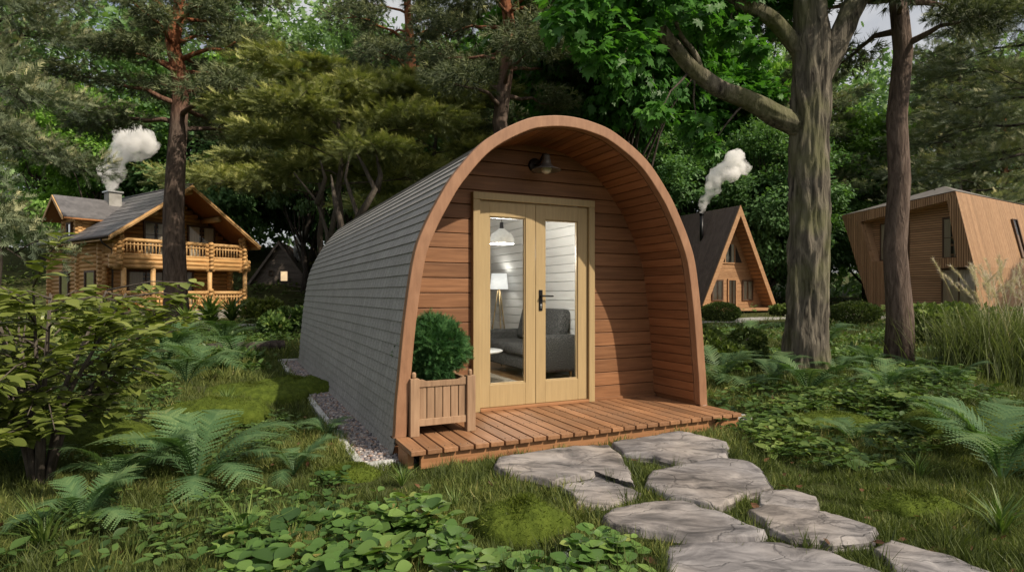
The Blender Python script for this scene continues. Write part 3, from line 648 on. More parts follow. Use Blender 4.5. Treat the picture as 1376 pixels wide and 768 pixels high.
# clipped round evergreen in the planter
bx = onpod('round_evergreen', 'ball of feathery bright green evergreen growing in the teak planter', 'potted plant', -1.2, 0.2, 0.395)
mb = MB(); mb.tube([(0, 0, -0.03), (0.01, 0, 0.1), (0, 0.01, 0.25)], [0.02, 0.016, 0.01], 8); mb.build('stem', M['twig'], bx)
def fluffy_ball(lm, c, rad, n, leaf, r, template, flat_=0.92, jitter=0.16, tlo=0.1, thi=0.95, fuzz=None):
    d = unit(n, r); lump = np.array([mnoise.noise(Vector(q*2.3)) for q in d])
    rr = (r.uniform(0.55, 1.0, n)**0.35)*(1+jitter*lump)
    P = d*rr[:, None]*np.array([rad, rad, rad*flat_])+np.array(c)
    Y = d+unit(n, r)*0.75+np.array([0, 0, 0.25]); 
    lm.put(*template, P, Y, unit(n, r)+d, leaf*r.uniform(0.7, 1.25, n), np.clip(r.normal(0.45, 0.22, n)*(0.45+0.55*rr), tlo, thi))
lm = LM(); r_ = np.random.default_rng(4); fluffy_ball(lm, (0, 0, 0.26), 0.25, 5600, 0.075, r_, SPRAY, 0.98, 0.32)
sh = unit(130, r_); sh[:, 2] = np.abs(sh[:, 2])*.9-.2; lm.put(*SPRAY, sh*.235+[0, 0, .26], sh+unit(130, r_)*.4, unit(130, r_), r_.uniform(.09, .15, 130), r_.uniform(.5, .9, 130))
mbs = MB(); mbs.lathe([(0, -0.19), (0.11, -0.15), (0.16, 0), (0.11, 0.15), (0, 0.19)], 12, (0, 0, 0.245))
lm.raw(np.array(mbs.v), np.array([i for f in mbs.f for i in f]), np.array([len(f) for f in mbs.f]), np.zeros(len(mbs.v)))
lm.build('foliage', M['boxwood'], bx)

# sofa along the right-hand wall, facing left
sf = onpod('sofa', 'charcoal tweed two-seat sofa seen through the glass doors', 'sofa', 1.04, 2.88, 0.0)
def cushion(lo, hi, name, bev=0.05, M4=None):
    mb = MB(); mb.box(lo, hi, M4); return mb.build(name, M['tweed'], sf, True, bev, 4)
cushion((-0.34, -0.62, 0.12), (0.34, 0.62, 0.30), 'base', 0.03)
cushion((-0.36, -0.80, 0.10), (0.34, -0.625, 0.58), 'armrest', 0.05); cushion((-0.36, 0.625, 0.10), (0.34, 0.80, 0.58), 'armrest', 0.05)
cushion((-0.38, -0.615, 0.30), (0.16, -0.004, 0.45), 'seat_cushion', 0.06); cushion((-0.38, 0.004, 0.30), (0.16, 0.615, 0.45), 'seat_cushion', 0.06)
Tb = Matrix.Translation((0.2, 0, 0.44)) @ Matrix.Rotation(R(14), 4, 'Y')
cushion((-0.10, -0.61, 0.0), (0.08, -0.004, 0.47), 'back_cushion', 0.06, Tb); cushion((-0.10, 0.004, 0.0), (0.08, 0.61, 0.47), 'back_cushion', 0.06, Tb)
for a, b in ((-0.3, -0.71), (-0.3, 0.71), (0.28, -0.71), (0.28, 0.71)):
    mb = MB(); mb.tube([(a, b, 0.0), (a, b, 0.12)], [0.016, 0.024], 10); mb.build('leg', M['brass'], sf)
rg = onpod('rug', 'pale woven rug on the floor inside the pod', 'rug', -0.1, 2.4, 0.0015)
mb = MB(); mb.slab([(-0.65, -1.1), (0.65, -1.1), (0.65, 1.1), (-0.65, 1.1)], 0.0, 0.012); o = mb.build('pile', M['rug'], rg, bevel=0.004)
ct = onpod('coffee_table', 'small round white coffee table with splayed wooden legs behind the left door', 'table', -0.03, 2.2, 0.0145)
mb = MB(); mb.lathe([(0, 0.385), (0.33, 0.385), (0.35, 0.395), (0.35, 0.405), (0.34, 0.412), (0, 0.412)], 40); mb.build('table_top', M['table_white'], ct, True)
for k in range(3):
    a = k*2*PI/3+0.5; mb = MB(); mb.tube([(0.17*math.cos(a), 0.17*math.sin(a), 0.385), (0.29*math.cos(a), 0.29*math.sin(a), 0.0)], [0.019, 0.012], 10); mb.build('leg', M['floor_wood'], ct, True)
fl = onpod('floor_lamp', 'tripod floor lamp with a white drum shade at the far end of the sofa', 'floor lamp', 1.10, 3.97, 0.002)
mb = MB(); mb.lathe([(0.118, 1.42), (0.118, 1.425), (0.145, 1.18), (0.142, 1.18), (0.115, 1.42)], 32, (0, 0, 0)); mb.build('lamp_shade', M['lampfabric'], fl, True)
for k in range(3):
    a = k*2*PI/3+0.3; mb = MB(); mb.tube([(0.02*math.cos(a), 0.02*math.sin(a), 1.16), (0.2*math.cos(a), 0.2*math.sin(a), 0.0)], [0.011, 0.010], 10); mb.build('leg', M['brass'], fl, True)
mb = MB(); mb.tube([(0, 0, 1.12), (0, 0, 1.26)], 0.02, 12); mb.build('stem', M['brass'], fl)
pd = onpod('pendant_lamp', 'white domed pendant lamp hanging inside behind the left door', 'pendant lamp', 0.0, 1.46, 1.665)
mb = MB(); mb.lathe([(0.0, 0.17), (0.03, 0.168), (0.05, 0.15), (0.11, 0.11), (0.138, 0.06), (0.142, 0.03), (0.138, 0.0), (0.134, 0.0), (0.136, 0.03), (0.128, 0.06), (0.1, 0.105), (0.04, 0.14), (0, 0.15)], 36); mb.build('lamp_shade', M['white_shade'], pd, True)
mb = MB(); mb.tube([(0, 0, 0.168), (0, 0, 0.24)], [0.024, 0.02], 16); mb.build('socket', M['black_metal'], pd)
zc = prof(ARC/2, -0.1)[1]-1.665
mb = MB(); mb.tube([(0, 0, 0.24), (0, 0, zc)], 0.004, 6); mb.build('cord', M['black_metal'], pd)
mb = MB(); mb.lathe([(0, 0.085), (0.028, 0.075), (0.036, 0.045), (0.025, 0.015), (0, 0.008)], 16); mb.build('bulb', M['bulb_lit'], pd, True)
def lamp(name, loc, watts, rad, col=(1, 0.95, 0.88)):
    ld = bpy.data.lights.new(name, 'POINT'); ld.energy = watts; ld.shadow_soft_size = rad; ld.color = col
    o = bpy.data.objects.new(name, ld); COL.objects.link(o); o.location = loc; return o
lamp('pendant_light', podw(0, 1.46, 1.60), 75, 0.12)
lamp('floor_lamp_light', podw(1.10, 3.97, 1.31), 4, 0.1)
# ------------------------------------------------------------------ houses in the wood
def log_h(mb, p, q, r, n=8): mb.tint = random.random(); mb.tube([p, q], r, n)
def window(parent, M4, w, h, frame=0.09, depth=0.08, cols=2, rows=1, mat=None, lit=None, curtain=True, name='window', full=False):
    """window in its own xz plane, looking along -y; origin at the lower left corner"""
    mat = mat or M['brown_frame']
    mb = MB(); b = frame
    mb.box((0, -depth, 0), (b, 0.02, h), M4); mb.box((w-b, -depth, 0), (w, 0.02, h), M4); mb.box((b, -depth+.002, 0), (w-b, 0.02, b), M4); mb.box((b, -depth+.002, h-b), (w-b, 0.02, h), M4)
    t = b*0.55
    for i in range(1, cols):
        x = w*i/cols; mb.box((x-t/2, -depth+0.015, b), (x+t/2, 0.0, h-b), M4)
    for j in range(1, rows):
        z = b+(h-2*b)*j/rows; mb.box((b, -depth+0.02, z-t/3), (w-b, -0.002, z+t/3), M4)
    fo = mb.build(name, mat, parent)
    mb = MB(); mb.add([(b, -depth*0.45, b), (w-b, -depth*0.45, b), (w-b, -depth*0.45, h-b), (b, -depth*0.45, h-b)], [(0, 1, 2, 3)], M4)
    mb.build('pane', lit or M['glass_dim'], fo)
    if not lit:
        mb = MB()
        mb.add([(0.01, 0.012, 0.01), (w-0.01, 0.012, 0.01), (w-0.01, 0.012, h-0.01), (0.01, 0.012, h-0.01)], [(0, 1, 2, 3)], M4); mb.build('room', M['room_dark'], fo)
        if curtain:
            mb = MB()
            for a, c in (((b, w-b),) if full else ((b, b+(w-2*b)*0.42), (w-b-(w-2*b)*0.38, w-b))):
                k = 14
                for i in range(k):
                    x0, x1 = a+(c-a)*i/k, a+(c-a)*(i+1)/k; y0, y1 = (-0.004 if i % 2 else -0.022), (-0.022 if i % 2 else -0.004)
                    mb.add([(x0, y0, b), (x1, y1, b), (x1, y1, h-b), (x0, y0, h-b)], [(0, 1, 2, 3)], M4)
            mb.build('curtain', M['curtain'], fo)
    return fo
def T(x, y, z, rz=0.0): return Matrix.Translation((x, y, z)) @ Matrix.Rotation(rz, 4, 'Z')

# ---- two storey log house, left
H = thing('log_house', 'two storey golden log house with balcony, dormer and dark roof on the left', 'house', (-15.55, 28.93, 0.0), R(55))
WX0, WX1, WY0, WY1 = -3.0, 3.0, 2.1, 8.4
RZ, EZ, EX = 6.48, 3.77, 3.575
slope = (RZ-EZ)/EX
def roofz(x): return RZ-abs(x)*slope
pitch, lr = 0.205, 0.115
mb = MB(); z = 0.55
while z < 3.95:                                       # side walls, back, front recessed wall
    for x in (WX0, WX1): log_h(mb, (x, WY0-0.25, z), (x, WY1+0.25, z), lr)
    for y in (WY0, WY1): log_h(mb, (WX0-0.25, y, z+pitch/2), (WX1+0.25, y, z+pitch/2), lr)
    z += pitch
while z < RZ-0.3:                                     # gables
    hwid = (RZ-0.22-z)/slope
    for y in (WY0, WY1): log_h(mb, (-min(hwid, WX1+.2), y, z), (min(hwid, WX1+.2), y, z), lr)
    z += pitch
mb.build('wall', M['log'], H, True)
mb = MB(); z = 0.55                                    # mid partition ends showing in the long wall
while z < 3.3: log_h(mb, (WX0-0.22, 4.75, z+0.1), (WX0+0.2, 4.75, z+0.1), lr); z += pitch
mb.build('partition_log_ends', M['log'], H, True)
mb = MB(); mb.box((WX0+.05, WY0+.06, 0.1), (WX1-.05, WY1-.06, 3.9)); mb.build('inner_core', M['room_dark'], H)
mb = MB(); mb.box((WX0-0.12, 0.45, 0.0), (WX1+0.12, WY1+0.15, 0.44)); mb.build('stone_plinth', M['stone_base'], H, bevel=0.03)
# porch floor and balcony floor
mb = MB(); mb.box((WX0-0.05, 0.5, 0.445), (WX1+0.05, WY0, 0.5)); mb.build('porch_floor', M['log_trim'], H)
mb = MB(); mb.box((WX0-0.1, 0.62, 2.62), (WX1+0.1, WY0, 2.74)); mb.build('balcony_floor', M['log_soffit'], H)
mb = MB()
for zz in (2.52, 2.72, 2.92): log_h(mb, (WX0-0.35, 0.6, zz), (WX1+0.35, 0.6, zz), 0.115, 10)
for s_ in (WX0, WX1):
    for zz in (2.62, 2.82): log_h(mb, (s_, 0.3, zz), (s_, WY0, zz), 0.115, 10)
mb.build('balcony_beam', M['log'], H, True)
def rail(x0, x1, y, zt, zb, name='railing', side=False):
    mb = MB(); P = (lambda t, z: (t, y, z)) if not side else (lambda t, z: (y, t, z))
    log_h(mb, P(x0, zt), P(x1, zt), 0.095, 10); log_h(mb, P(x0, zb), P(x1, zb), 0.07, 8); log_h(mb, P(x0, zt-0.2), P(x1, zt-0.2), 0.04, 8)
    n = max(2, int((x1-x0)/0.16))
    for i in range(n+1):
        t = x0+0.06+(x1-x0-0.12)*i/n; mb.tint = random.random(); mb.tube([P(t, zb), P(t, zt)], 0.03, 6)
    mb.build(name, M['log_trim'], H, True)
for a, b in ((-2.85, 1.05), (1.35, 2.85)): rail(a, b, 0.6, 3.72, 3.06); rail(a, b, 0.6, 1.30, 0.66)
for s_ in (WX0, WX1): rail(0.75, WY0-0.2, s_, 3.72, 3.06, side=True); rail(0.75, WY0-0.2, s_, 1.30, 0.66, side=True)
for x in (-2.98, 1.2, 2.98):                            # stacked log columns at the balcony and porch rail
    top = roofz(x)-0.12 if abs(x) > 2 else 3.85
    mb = MB(); z = 2.45
    while z < top: log_h(mb, (x-0.22, 0.6, z), (x+0.22, 0.6, z), 0.1, 8); log_h(mb, (x, 0.38, z+0.1), (x, 0.82, z+0.1), 0.1, 8); z += 0.2
    mb.build('stacked_log_column', M['log'], H, True); mb = MB(); z = 0.52
    while z < 1.4: log_h(mb, (x-0.2, 0.6, z), (x+0.2, 0.6, z), 0.1, 8); log_h(mb, (x, 0.4, z+0.1), (x, 0.8, z+0.1), 0.1, 8); z += 0.2
    mb.build('stacked_log_column', M['log'], H, True)
for x in (-2.75, -1.5, 1.2, 3.1):
    mb = MB(); mb.tint = random.random(); mb.tube([(x, 0.62, 0.46), (x, 0.62, 2.5)], 0.11, 12); mb.build('post', M['log_trim'], H, True)
# roof: two slopes, verge boards, soffit
def slope_slab(name, x0, x1, y0, y1, th, mat, dz=0.0, ribs=None):
    mb = MB(); a, b = (x0, roofz(x0)+dz), (x1, roofz(x1)+dz)
    n = max(1, int(abs(x1-x0)/0.33)) if ribs else 1
    for i in range(n):
        t0, t1 = i/n, (i+1)/n; mb.tint = random.random()
        p = (a[0]+(b[0]-a[0])*t0, a[1]+(b[1]-a[1])*t0); q = (a[0]+(b[0]-a[0])*t1, a[1]+(b[1]-a[1])*t1)
        l0, l1 = (0.0, 0.025) if ribs and abs(p[0]) < abs(q[0]) else (0.025 if ribs else 0, 0.0)
        mb.prism([(p[0], p[1]+l0), (q[0], q[1]+l1), (q[0], q[1]-th), (p[0], p[1]-th)], y0, y1)
    return mb.build(name, mat, H)
for s_ in (-1, 1):
    slope_slab('roof', 0.0, s_*EX, -0.02, 8.95, 0.06, M['roof_tile'], 0.07, True)
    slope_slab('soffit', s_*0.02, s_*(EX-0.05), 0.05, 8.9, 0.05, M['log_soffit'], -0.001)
    for j, (dz, yy, w) in enumerate(((0.05, -0.06, 0.2), (0.02, -0.1, 0.1))):
        mb = MB(); mb.tint = random.random(); mb.prism([(0, RZ+dz), (s_*EX, EZ+dz), (s_*EX, EZ+dz-w), (0, RZ+dz-w)], yy, yy+0.05); mb.build('verge_board', M['log_trim'], H)
    mb = MB(); mb.box((s_*EX-0.02, 0.0, EZ-0.16), (s_*EX+0.02, 8.9, EZ+0.02)); mb.build('eave_board', M['log_trim'], H)
    mb = MB(); mb.tube([(s_*(EX+0.08), -0.02, EZ-0.02), (s_*(EX+0.08), 8.95, EZ-0.02)], 0.065, 8); mb.build('gutter', M['gutter'], H, True)
for x, L0 in ((0, 0.15), (-1.55, 0.35), (1.55, 0.35)):
    mb = MB(); log_h(mb, (x, L0, roofz(x)-0.26), (x, WY0, roofz(x)-0.26), 0.14, 12); mb.build('purlin', M['log_trim'], H, True)
mb = MB(); mb.tube([(0, -0.03, RZ+0.09), (0, 8.96, RZ+0.09)], 0.05, 8); mb.build('ridge_cap', M['roof_tile'], H, True)
for y in (0.7, 8.5):
    mb = MB(); mb.tube([(-EX-0.08, y, EZ-0.05), (-EX+0.0, y, EZ-0.25), (WX0-0.17, y, EZ-0.55), (WX0-0.17, y, 0.1)], 0.045, 8); mb.build('downpipe', M['gutter'], H, True)
# windows and doors
window(H, T(-2.1, WY0-0.12, 1.17), 1.72, 1.22, cols=2, rows=1)
window(H, T(0.22, WY0-0.12, 0.5), 0.85, 1.95, cols=1, name='door')
window(H, T(-1.35, WY0-0.12, 2.95), 1.15, 1.85, cols=2, rows=3); window(H, T(0.75, WY0-0.12, 2.95), 1.45, 1.85, cols=2, rows=2)
Ms = Matrix.Translation((WX0-0.1, 3.85, 1.1)) @ Matrix.Rotation(-PI/2, 4, 'Z'); window(H, Ms, 1.2, 1.25, cols=1)
Ms = Matrix.Translation((WX0-0.1, 6.95, 1.1)) @ Matrix.Rotation(-PI/2, 4, 'Z'); window(H, Ms, 1.15, 1.27, cols=1)
# dormer on the left slope
dy0, dy1, dym, dz0, dzr = 4.35, 6.95, 5.65, 4.85, 6.02
mb = MB(); z = 3.9
while z < dzr-0.25:
    hh = min(0.95, (dzr-0.1-z)/0.9)
    log_h(mb, (WX0-0.02, dym-hh, z), (WX0-0.02, dym+hh, z), 0.105)
    if z < dz0: 
        for y in (dym-0.85, dym+0.85): log_h(mb, (WX0-0.22, y, z+0.1), (WX0+1.6, y, z+0.1), 0.105)
    z += 0.2
mb.build('dormer_wall', M['log'], H, True)
for s_ in (-1, 1):
    mb = MB(); ye = dym+s_*1.3; q = [(0, 0.07), (s_*1.3, -1.1+0.07), (s_*1.3, -1.1), (0, 0)]
    Md = Matrix.Translation((-3.85, dym, dzr)) @ Matrix.Rotation(-PI/2, 4, 'Z')   # local y -> +x
    mb.prism([(-x, zz) for x, zz in q], 0.0, 3.4, Md); mb.build('dormer_roof', M['roof_tile'], H)
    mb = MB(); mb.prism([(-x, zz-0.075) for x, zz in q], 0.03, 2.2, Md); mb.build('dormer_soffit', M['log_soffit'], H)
    mb = MB(); q2 = [(0, 0.04), (s_*1.3, -1.1+0.04), (s_*1.3, -1.1-0.14), (0, -0.14)]; mb.prism([(-x, zz) for x, zz in q2], -0.05, -0.005, Md); mb.build('verge_board', M['log_trim'], H)
Ms = Matrix.Translation((WX0-0.14, 5.95, 3.95)) @ Matrix.Rotation(-PI/2, 4, 'Z'); window(H, Ms, 0.62, 0.85, cols=1)
ch = MB(); ch.box((-1.55, 5.3, 5.0), (-0.95, 5.9, 6.5)); co = ch.build('chimney', M['concrete'], H, bevel=0.01)
mb = MB(); mb.box((-1.62, 5.23, 6.502), (-0.88, 5.97, 6.58)); mb.build('chimney_cap', M['steel'], co, bevel=0.01)
# steps
mb = MB()
for i in range(3): mb.box((0.0, -0.45+i*0.3, 0.0), (1.2, 0.44, 0.15*(i+1)))
mb.build('front_steps', M['concrete'], H, bevel=0.01)

# ---- A-frame cabin, right
A = thing('a_frame_cabin', 'brown A-frame cabin with pale timber gable right of the pod', 'cabin', (14.53, 38.0, 0.0), R(25))
AH, AW, AL = 6.54, 3.22, 8.0
def tri(z): return AW*(1-z/AH)
for s_ in (-1, 1):
    mb = MB(); n = 40                                    # standing seams running up the slope
    for i in range(n):
        mb.tint = random.random(); y0, y1 = AL*i/n+0.01, AL*(i+1)/n-0.01
        mb.prism([(s_*AW, 0.02), (s_*(AW+0.16), 0.02), (s_*0.0, AH+0.33), (s_*0.0, AH)], y0, y1)
    mb.build('roof', M['roof_brown'], A)
    mb = MB(); mb.prism([(s_*(AW+0.005), 0.02), (s_*(AW+0.145), 0.02), (0, AH+0.3), (0, AH+0.01)], 0.0, AL); mb.build('roof_deck', M['roof_brown'], A)
    mb = MB(); mb.prism([(s_*(AW-0.16), 0.0), (s_*(AW+0.18), 0.0), (0, AH+0.36), (0, AH-0.33)], -0.1, -0.002); mb.build('barge_board', M['aframe_wood'], A, bevel=0.01)
    mb = MB(); k = 26
    for i in range(k):
        mb.tint = random.random(); t0, t1 = i/k+.003, (i+1)/k-.003
        p = lambda t, o: (s_*(AW-0.02-o)*(1-t), AH*t-0.03-o*0.5*t)
        mb.prism([p(t0, 0), p(t1, 0), p(t1, 0.05), p(t0, 0.05)], 0.0, 0.95)
    mb.build('soffit', M['aframe_wood'], A)
mb = MB(); z = 0.35
while z < AH-0.25:
    mb.tint = random.random(); z1 = z+0.115
    mb.prism([(-tri(z)+.04, z), (tri(z)-.04, z), (max(tri(z1)-.04, .01), z1), (-max(tri(z1)-.04, .01), z1)], 0.9, 0.97); z += 0.125
mb.build('gable_wall', M['aframe_wood'], A, bevel=0.006, seg=1)
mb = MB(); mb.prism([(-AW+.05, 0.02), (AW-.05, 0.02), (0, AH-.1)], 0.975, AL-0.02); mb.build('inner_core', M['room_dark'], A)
window(A, T(-1.50, 0.895, 0.80), 0.95, 1.36, cols=1, mat=M['brown_frame'])
window(A, T(1.12, 0.895, 0.80), 0.95, 1.36, cols=1, mat=M['brown_frame'])
dd = window(A, T(-0.16, 0.895, 0.36), 0.78, 1.86, cols=1, mat=M['aframe_wood'], name='door')
# tall trapezoid window of the loft: three panes
mb = MB(); zb, zt = 3.2, 4.55
mb.prism([(-0.4, zb), (-0.33, zb), (-0.33, zt), (-0.4, zt)], 0.84, 0.9); mb.prism([(0.42, zb), (0.49, zb), (0.49, zt), (0.42, zt)], 0.84, 0.9)
mb.prism([(-1.12, zb), (1.2, zb), (1.13, zb+.08), (-1.05, zb+.08)], 0.835, 0.9); mb.prism([(-0.45, zt-.08), (0.53, zt-.08), (0.5, zt), (-0.42, zt)], 0.835, 0.9)
lw = mb.build('window', M['aframe_wood'], A)
mb = MB(); mb.add([(-1.05, 0.88, zb+.05), (1.13, 0.88, zb+.05), (0.5, 0.88, zt-.03), (-0.42, 0.88, zt-.03)], [(0, 1, 2, 3)]); mb.build('pane', M['glass_dim'], lw)
mb = MB(); mb.add([(-1.07, 0.893, zb+.05), (1.15, 0.893, zb+.05), (0.5, 0.893, zt-.02), (-0.42, 0.893, zt-.02)], [(0, 1, 2, 3)]); mb.build('room', M['room_dark'], lw)
mb = MB()
for a, b in ((-0.3, -0.05), (0.2, 0.4)):
    for i in range(8): 
        x0, x1 = a+(b-a)*i/8, a+(b-a)*(i+1)/8; mb.add([(x0, .889-(i % 2)*.006, zb+.08), (x1, .883+(i % 2)*.006, zb+.08), (x1, .883+(i % 2)*.006, zt-.08), (x0, .889-(i % 2)*.006, zt-.08)], [(0, 1, 2, 3)])
mb.build('curtain', M['curtain'], lw)
mb = MB(); mb.box((-3.3, -1.3, 0.2), (5.2, 0.86, 0.34)); mb.build('deck', M['aframe_wood'], A, bevel=0.01)
mb = MB(); mb.box((1.2, -1.75, 0.0), (3.6, -1.31, 0.22)); mb.box((1.5, -2.2, 0.0), (3.3, -1.76, 0.11)); mb.build('steps', M['aframe_wood'], A, bevel=0.01)
mb = MB(); mb.tube([(-0.93, 2.4, 4.2), (-0.93, 2.4, 6.5)], 0.12, 16); mb.tube([(-0.93, 2.4, 6.502), (-0.93, 2.4, 6.62)], 0.145, 16); mb.build('stove_pipe', M['black_metal'], A, True)

# ---- small dark A-frame, far left
B = thing('dark_a_frame_hut', 'small dark A-frame hut with one lit window behind the log house', 'hut', (-17.6, 45.0, 1.55), R(12))
mb = MB(); z = 0.0; BH, BW = 3.45, 2.4
while z < BH-0.1:
    mb.tint = random.random(); z1 = min(z+0.14, BH-0.02); f = lambda q: BW*(1-q/BH)
    mb.prism([(-f(z), z), (f(z), z), (f(z1), z1), (-f(z1), z1)], 0.0, 0.06); z += 0.15
mb.build('gable_wall', M['aframe_dark'], B)
for s_ in (-1, 1):
    mb = MB(); mb.prism([(s_*BW, -0.1), (s_*(BW+0.2), -0.1), (0, BH+0.25), (0, BH)], -0.25, 6); mb.build('roof', M['roof_brown'], B)
    mb = MB(); mb.prism([(s_*(BW-.03), -0.1), (s_*(BW+.13), -0.1), (0, BH+0.18), (0, BH-.05)], -0.32, -0.255); mb.build('barge_board', M['aframe_dark'], B)
mb = MB(); mb.box((-2.5, -1.2, -0.6), (2.5, 6, -0.06)); mb.build('deck', M['aframe_dark'], B)
window(B, T(0.05, -0.01, 0.6), 0.62, 0.85, frame=0.07, cols=1, lit=M['warm_glow'], mat=M['aframe_dark']); window(B, T(-0.75, -0.01, 1.05), 0.32, 0.4, frame=0.05, cols=1, curtain=False)
mb = MB(); mb.tube([(1.0, 2.0, 1.6), (1.0, 2.0, 3.2)], 0.1, 12); mb.build('stove_pipe', M['black_metal'], B, True)

# ---- faceted timber house, right
D = thing('faceted_timber_house', 'modern larch-clad house with slanted walls at the right edge', 'house', (26.25, 35.0, 0.0), R(-65))
tl, tr_, bl, br_, kk = (-7.43, 6.7), (-0.2, 7.29), (-5.33, 0.1), (1.01, 0.1), (0.78, 2.81)
HB = 9.0
# outer slanted shell: left leaning wall, right facet, roof
def quadbox(mb, a, b, y0, y1, t):
    a, b = Vector((a[0], a[1])), Vector((b[0], b[1])); d = (b-a).normalized(); n = Vector((d.y, -d.x))*t
    mb.prism([tuple(a), tuple(b), tuple(b+n), tuple(a+n)], y0, y1)
def slats(name, poly, y0, y1, mat, vertical=True, w=0.13, gap=0.04):
    """boards clipped to a convex polygon in the xz plane"""
    mb = MB(); xs = [p[0] for p in poly]; zs = [p[1] for p in poly]
    def span(v, ax):
        o = []
        for i in range(len(poly)):
            p, q = poly[i], poly[(i+1) % len(poly)]
            if (p[ax]-v)*(q[ax]-v) <= 0 and p[ax] != q[ax]:
                t = (v-p[ax])/(q[ax]-p[ax]); o.append(p[1-ax]+(q[1-ax]-p[1-ax])*t)
        return (min(o), max(o)) if len(o) > 1 else None
    v, e = (min(xs), max(xs)) if vertical else (min(zs), max(zs))
    while v < e:
        a, b = span(v+1e-3, 0 if vertical else 1), span(min(v+w-gap, e-1e-3), 0 if vertical else 1); mb.tint = random.random()
        if a and b:
            v1 = min(v+w-gap, e-1e-3)
            q = [(v, a[0]), (v1, b[0]), (v1, b[1]), (v, a[1])] if vertical else [(a[0], v), (a[1], v), (b[1], v1), (b[0], v1)]
            mb.prism(q, y0+random.uniform(0, .006), y1)
        v += w
    return mb.build(name, mat, D)
iTL, iTR, iBL, iR = (-6.05, 6.12), (-0.62, 6.8), (-5.3, 3.4), (-0.1, 3.4)
slats('front_frame_left', [tl, (-6.05, 6.12), (-5.28, 3.4), (-5.28, 0.1), bl], 0.0, 0.3, M['larch'])
slats('front_frame_top', [tl, tr_, iTR, iTL], 0.0, 0.3, M['larch'])
slats('front_frame_right', [tr_, kk, (0.0, 2.81), (-0.12, 3.35), iTR], 0.0, 0.3, M['larch'])
slats('lower_left_panel', [(-5.28, 3.4), (-3.9, 3.4), (-3.9, 0.1), (-5.28, 0.1)], 0.02, 0.3, M['larch'])
slats('recessed_wall', [(-6.05, 6.12), (-0.62, 6.8), (-0.1, 3.4), (-1.2, 3.4), (-1.2, 0.1), (-3.9, 0.1), (-3.9, 3.4), (-5.3, 3.4)], 0.9, 0.98, M['larch_flat'], False, 0.15, 0.035)
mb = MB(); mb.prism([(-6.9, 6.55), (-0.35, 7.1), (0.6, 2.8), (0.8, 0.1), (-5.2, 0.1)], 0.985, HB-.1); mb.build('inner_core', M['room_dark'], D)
slats('door_surround', [(-1.2, 2.81), (-0.0, 2.81), (-0.12, 3.4), (-1.2, 3.4)], 0.1, 0.9, M['larch'])
mb = MB(); quadbox(mb, iTL, iBL, 0.301, 0.9, -0.05); quadbox(mb, iTR, iTL, 0.301, 0.9, -0.05); quadbox(mb, iTR, (-0.1, 3.4), 0.301, 0.9, 0.05); mb.box((-5.3, .301, 3.33), (-3.9, .9, 3.4)); mb.build('reveal', M['larch_flat'], D)
window(D, T(-5.25, 0.89, 3.45), 1.9, 2.5, frame=0.07, cols=1, full=True); window(D, T(-1.35, 0.89, 3.4), 1.05, 2.5, frame=0.08, rows=2, cols=1)
window(D, T(-1.2, 0.5, 0.25), 1.95, 2.5, frame=0.09, cols=2, name='door', full=True)
# lit long side: vertical boards over a folded plane
mb = MB(); n = 95; y0 = 0.0
for i in range(n):
    mb.tint = random.random(); ya, yb = HB*i/n+.004, HB*(i+1)/n-.004
    top = lambda y: (-0.2-0.0*y, 7.29-0.05*y); mid = lambda y: (0.78+0.0*y, 2.81); bot = lambda y: (1.01, 0.1)
    # front edge leans forward as a triangular facet
    sh = lambda y, z: y
    for p, q in ((top, mid), (mid, bot)):
        a0, a1, b0, b1 = p(ya), p(yb), q(ya), q(yb)
        mb.add([(a0[0], ya, a0[1]), (a1[0], yb, a1[1]), (b1[0], yb, b1[1]), (b0[0], ya, b0[1]),
                (a0[0]+.04, ya, a0[1]), (a1[0]+.04, yb, a1[1]), (b1[0]+.04, yb, b1[1]), (b0[0]+.04, ya, b0[1])],
               [(0,1,2,3),(7,6,5,4),(0,4,5,1),(1,5,6,2),(2,6,7,3),(3,7,4,0)])
mb.build('side_wall', M['larch'], D)
Mside = lambda x, y, z: Matrix.Translation((x, y, z)) @ Matrix.Rotation(PI/2, 4, 'Z')
window(D, Mside(0.66, 5.3, 3.45) @ Matrix.Rotation(R(-12.3), 4, 'X'), 0.55, 2.5, frame=0.05, depth=0.1, cols=1, curtain=False); window(D, Mside(1.0, 5.3, 0.35), 1.5, 2.0, frame=0.09, depth=.14, cols=2)
mb = MB()                                              # roof: ridge runs back from the front peak
rp = [(-7.5, 0.0, 6.72), (-0.2, 0.0, 7.34), (-0.15, HB, 6.9), (-7.5, HB, 6.5), (-1.8, 1.9, 8.0), (-2.2, HB, 7.7)]
mb.add(rp, [(0, 1, 4), (1, 2, 5, 4), (0, 4, 5, 3), (2, 3, 5), (0, 3, 2, 1)]); mb.build('roof', M['roof_grey'], D)
mb = MB(); mb.prism([tl, bl, (bl[0]+.06, bl[1]), (tl[0]+.08, tl[1])], 0.31, HB); mb.build('leaning_wall', M['larch'], D)
mb = MB(); mb.box((-5.2, 0.15, 0.0), (0.9, HB-.2, 0.1)); mb.build('plinth', M['concrete'], D)
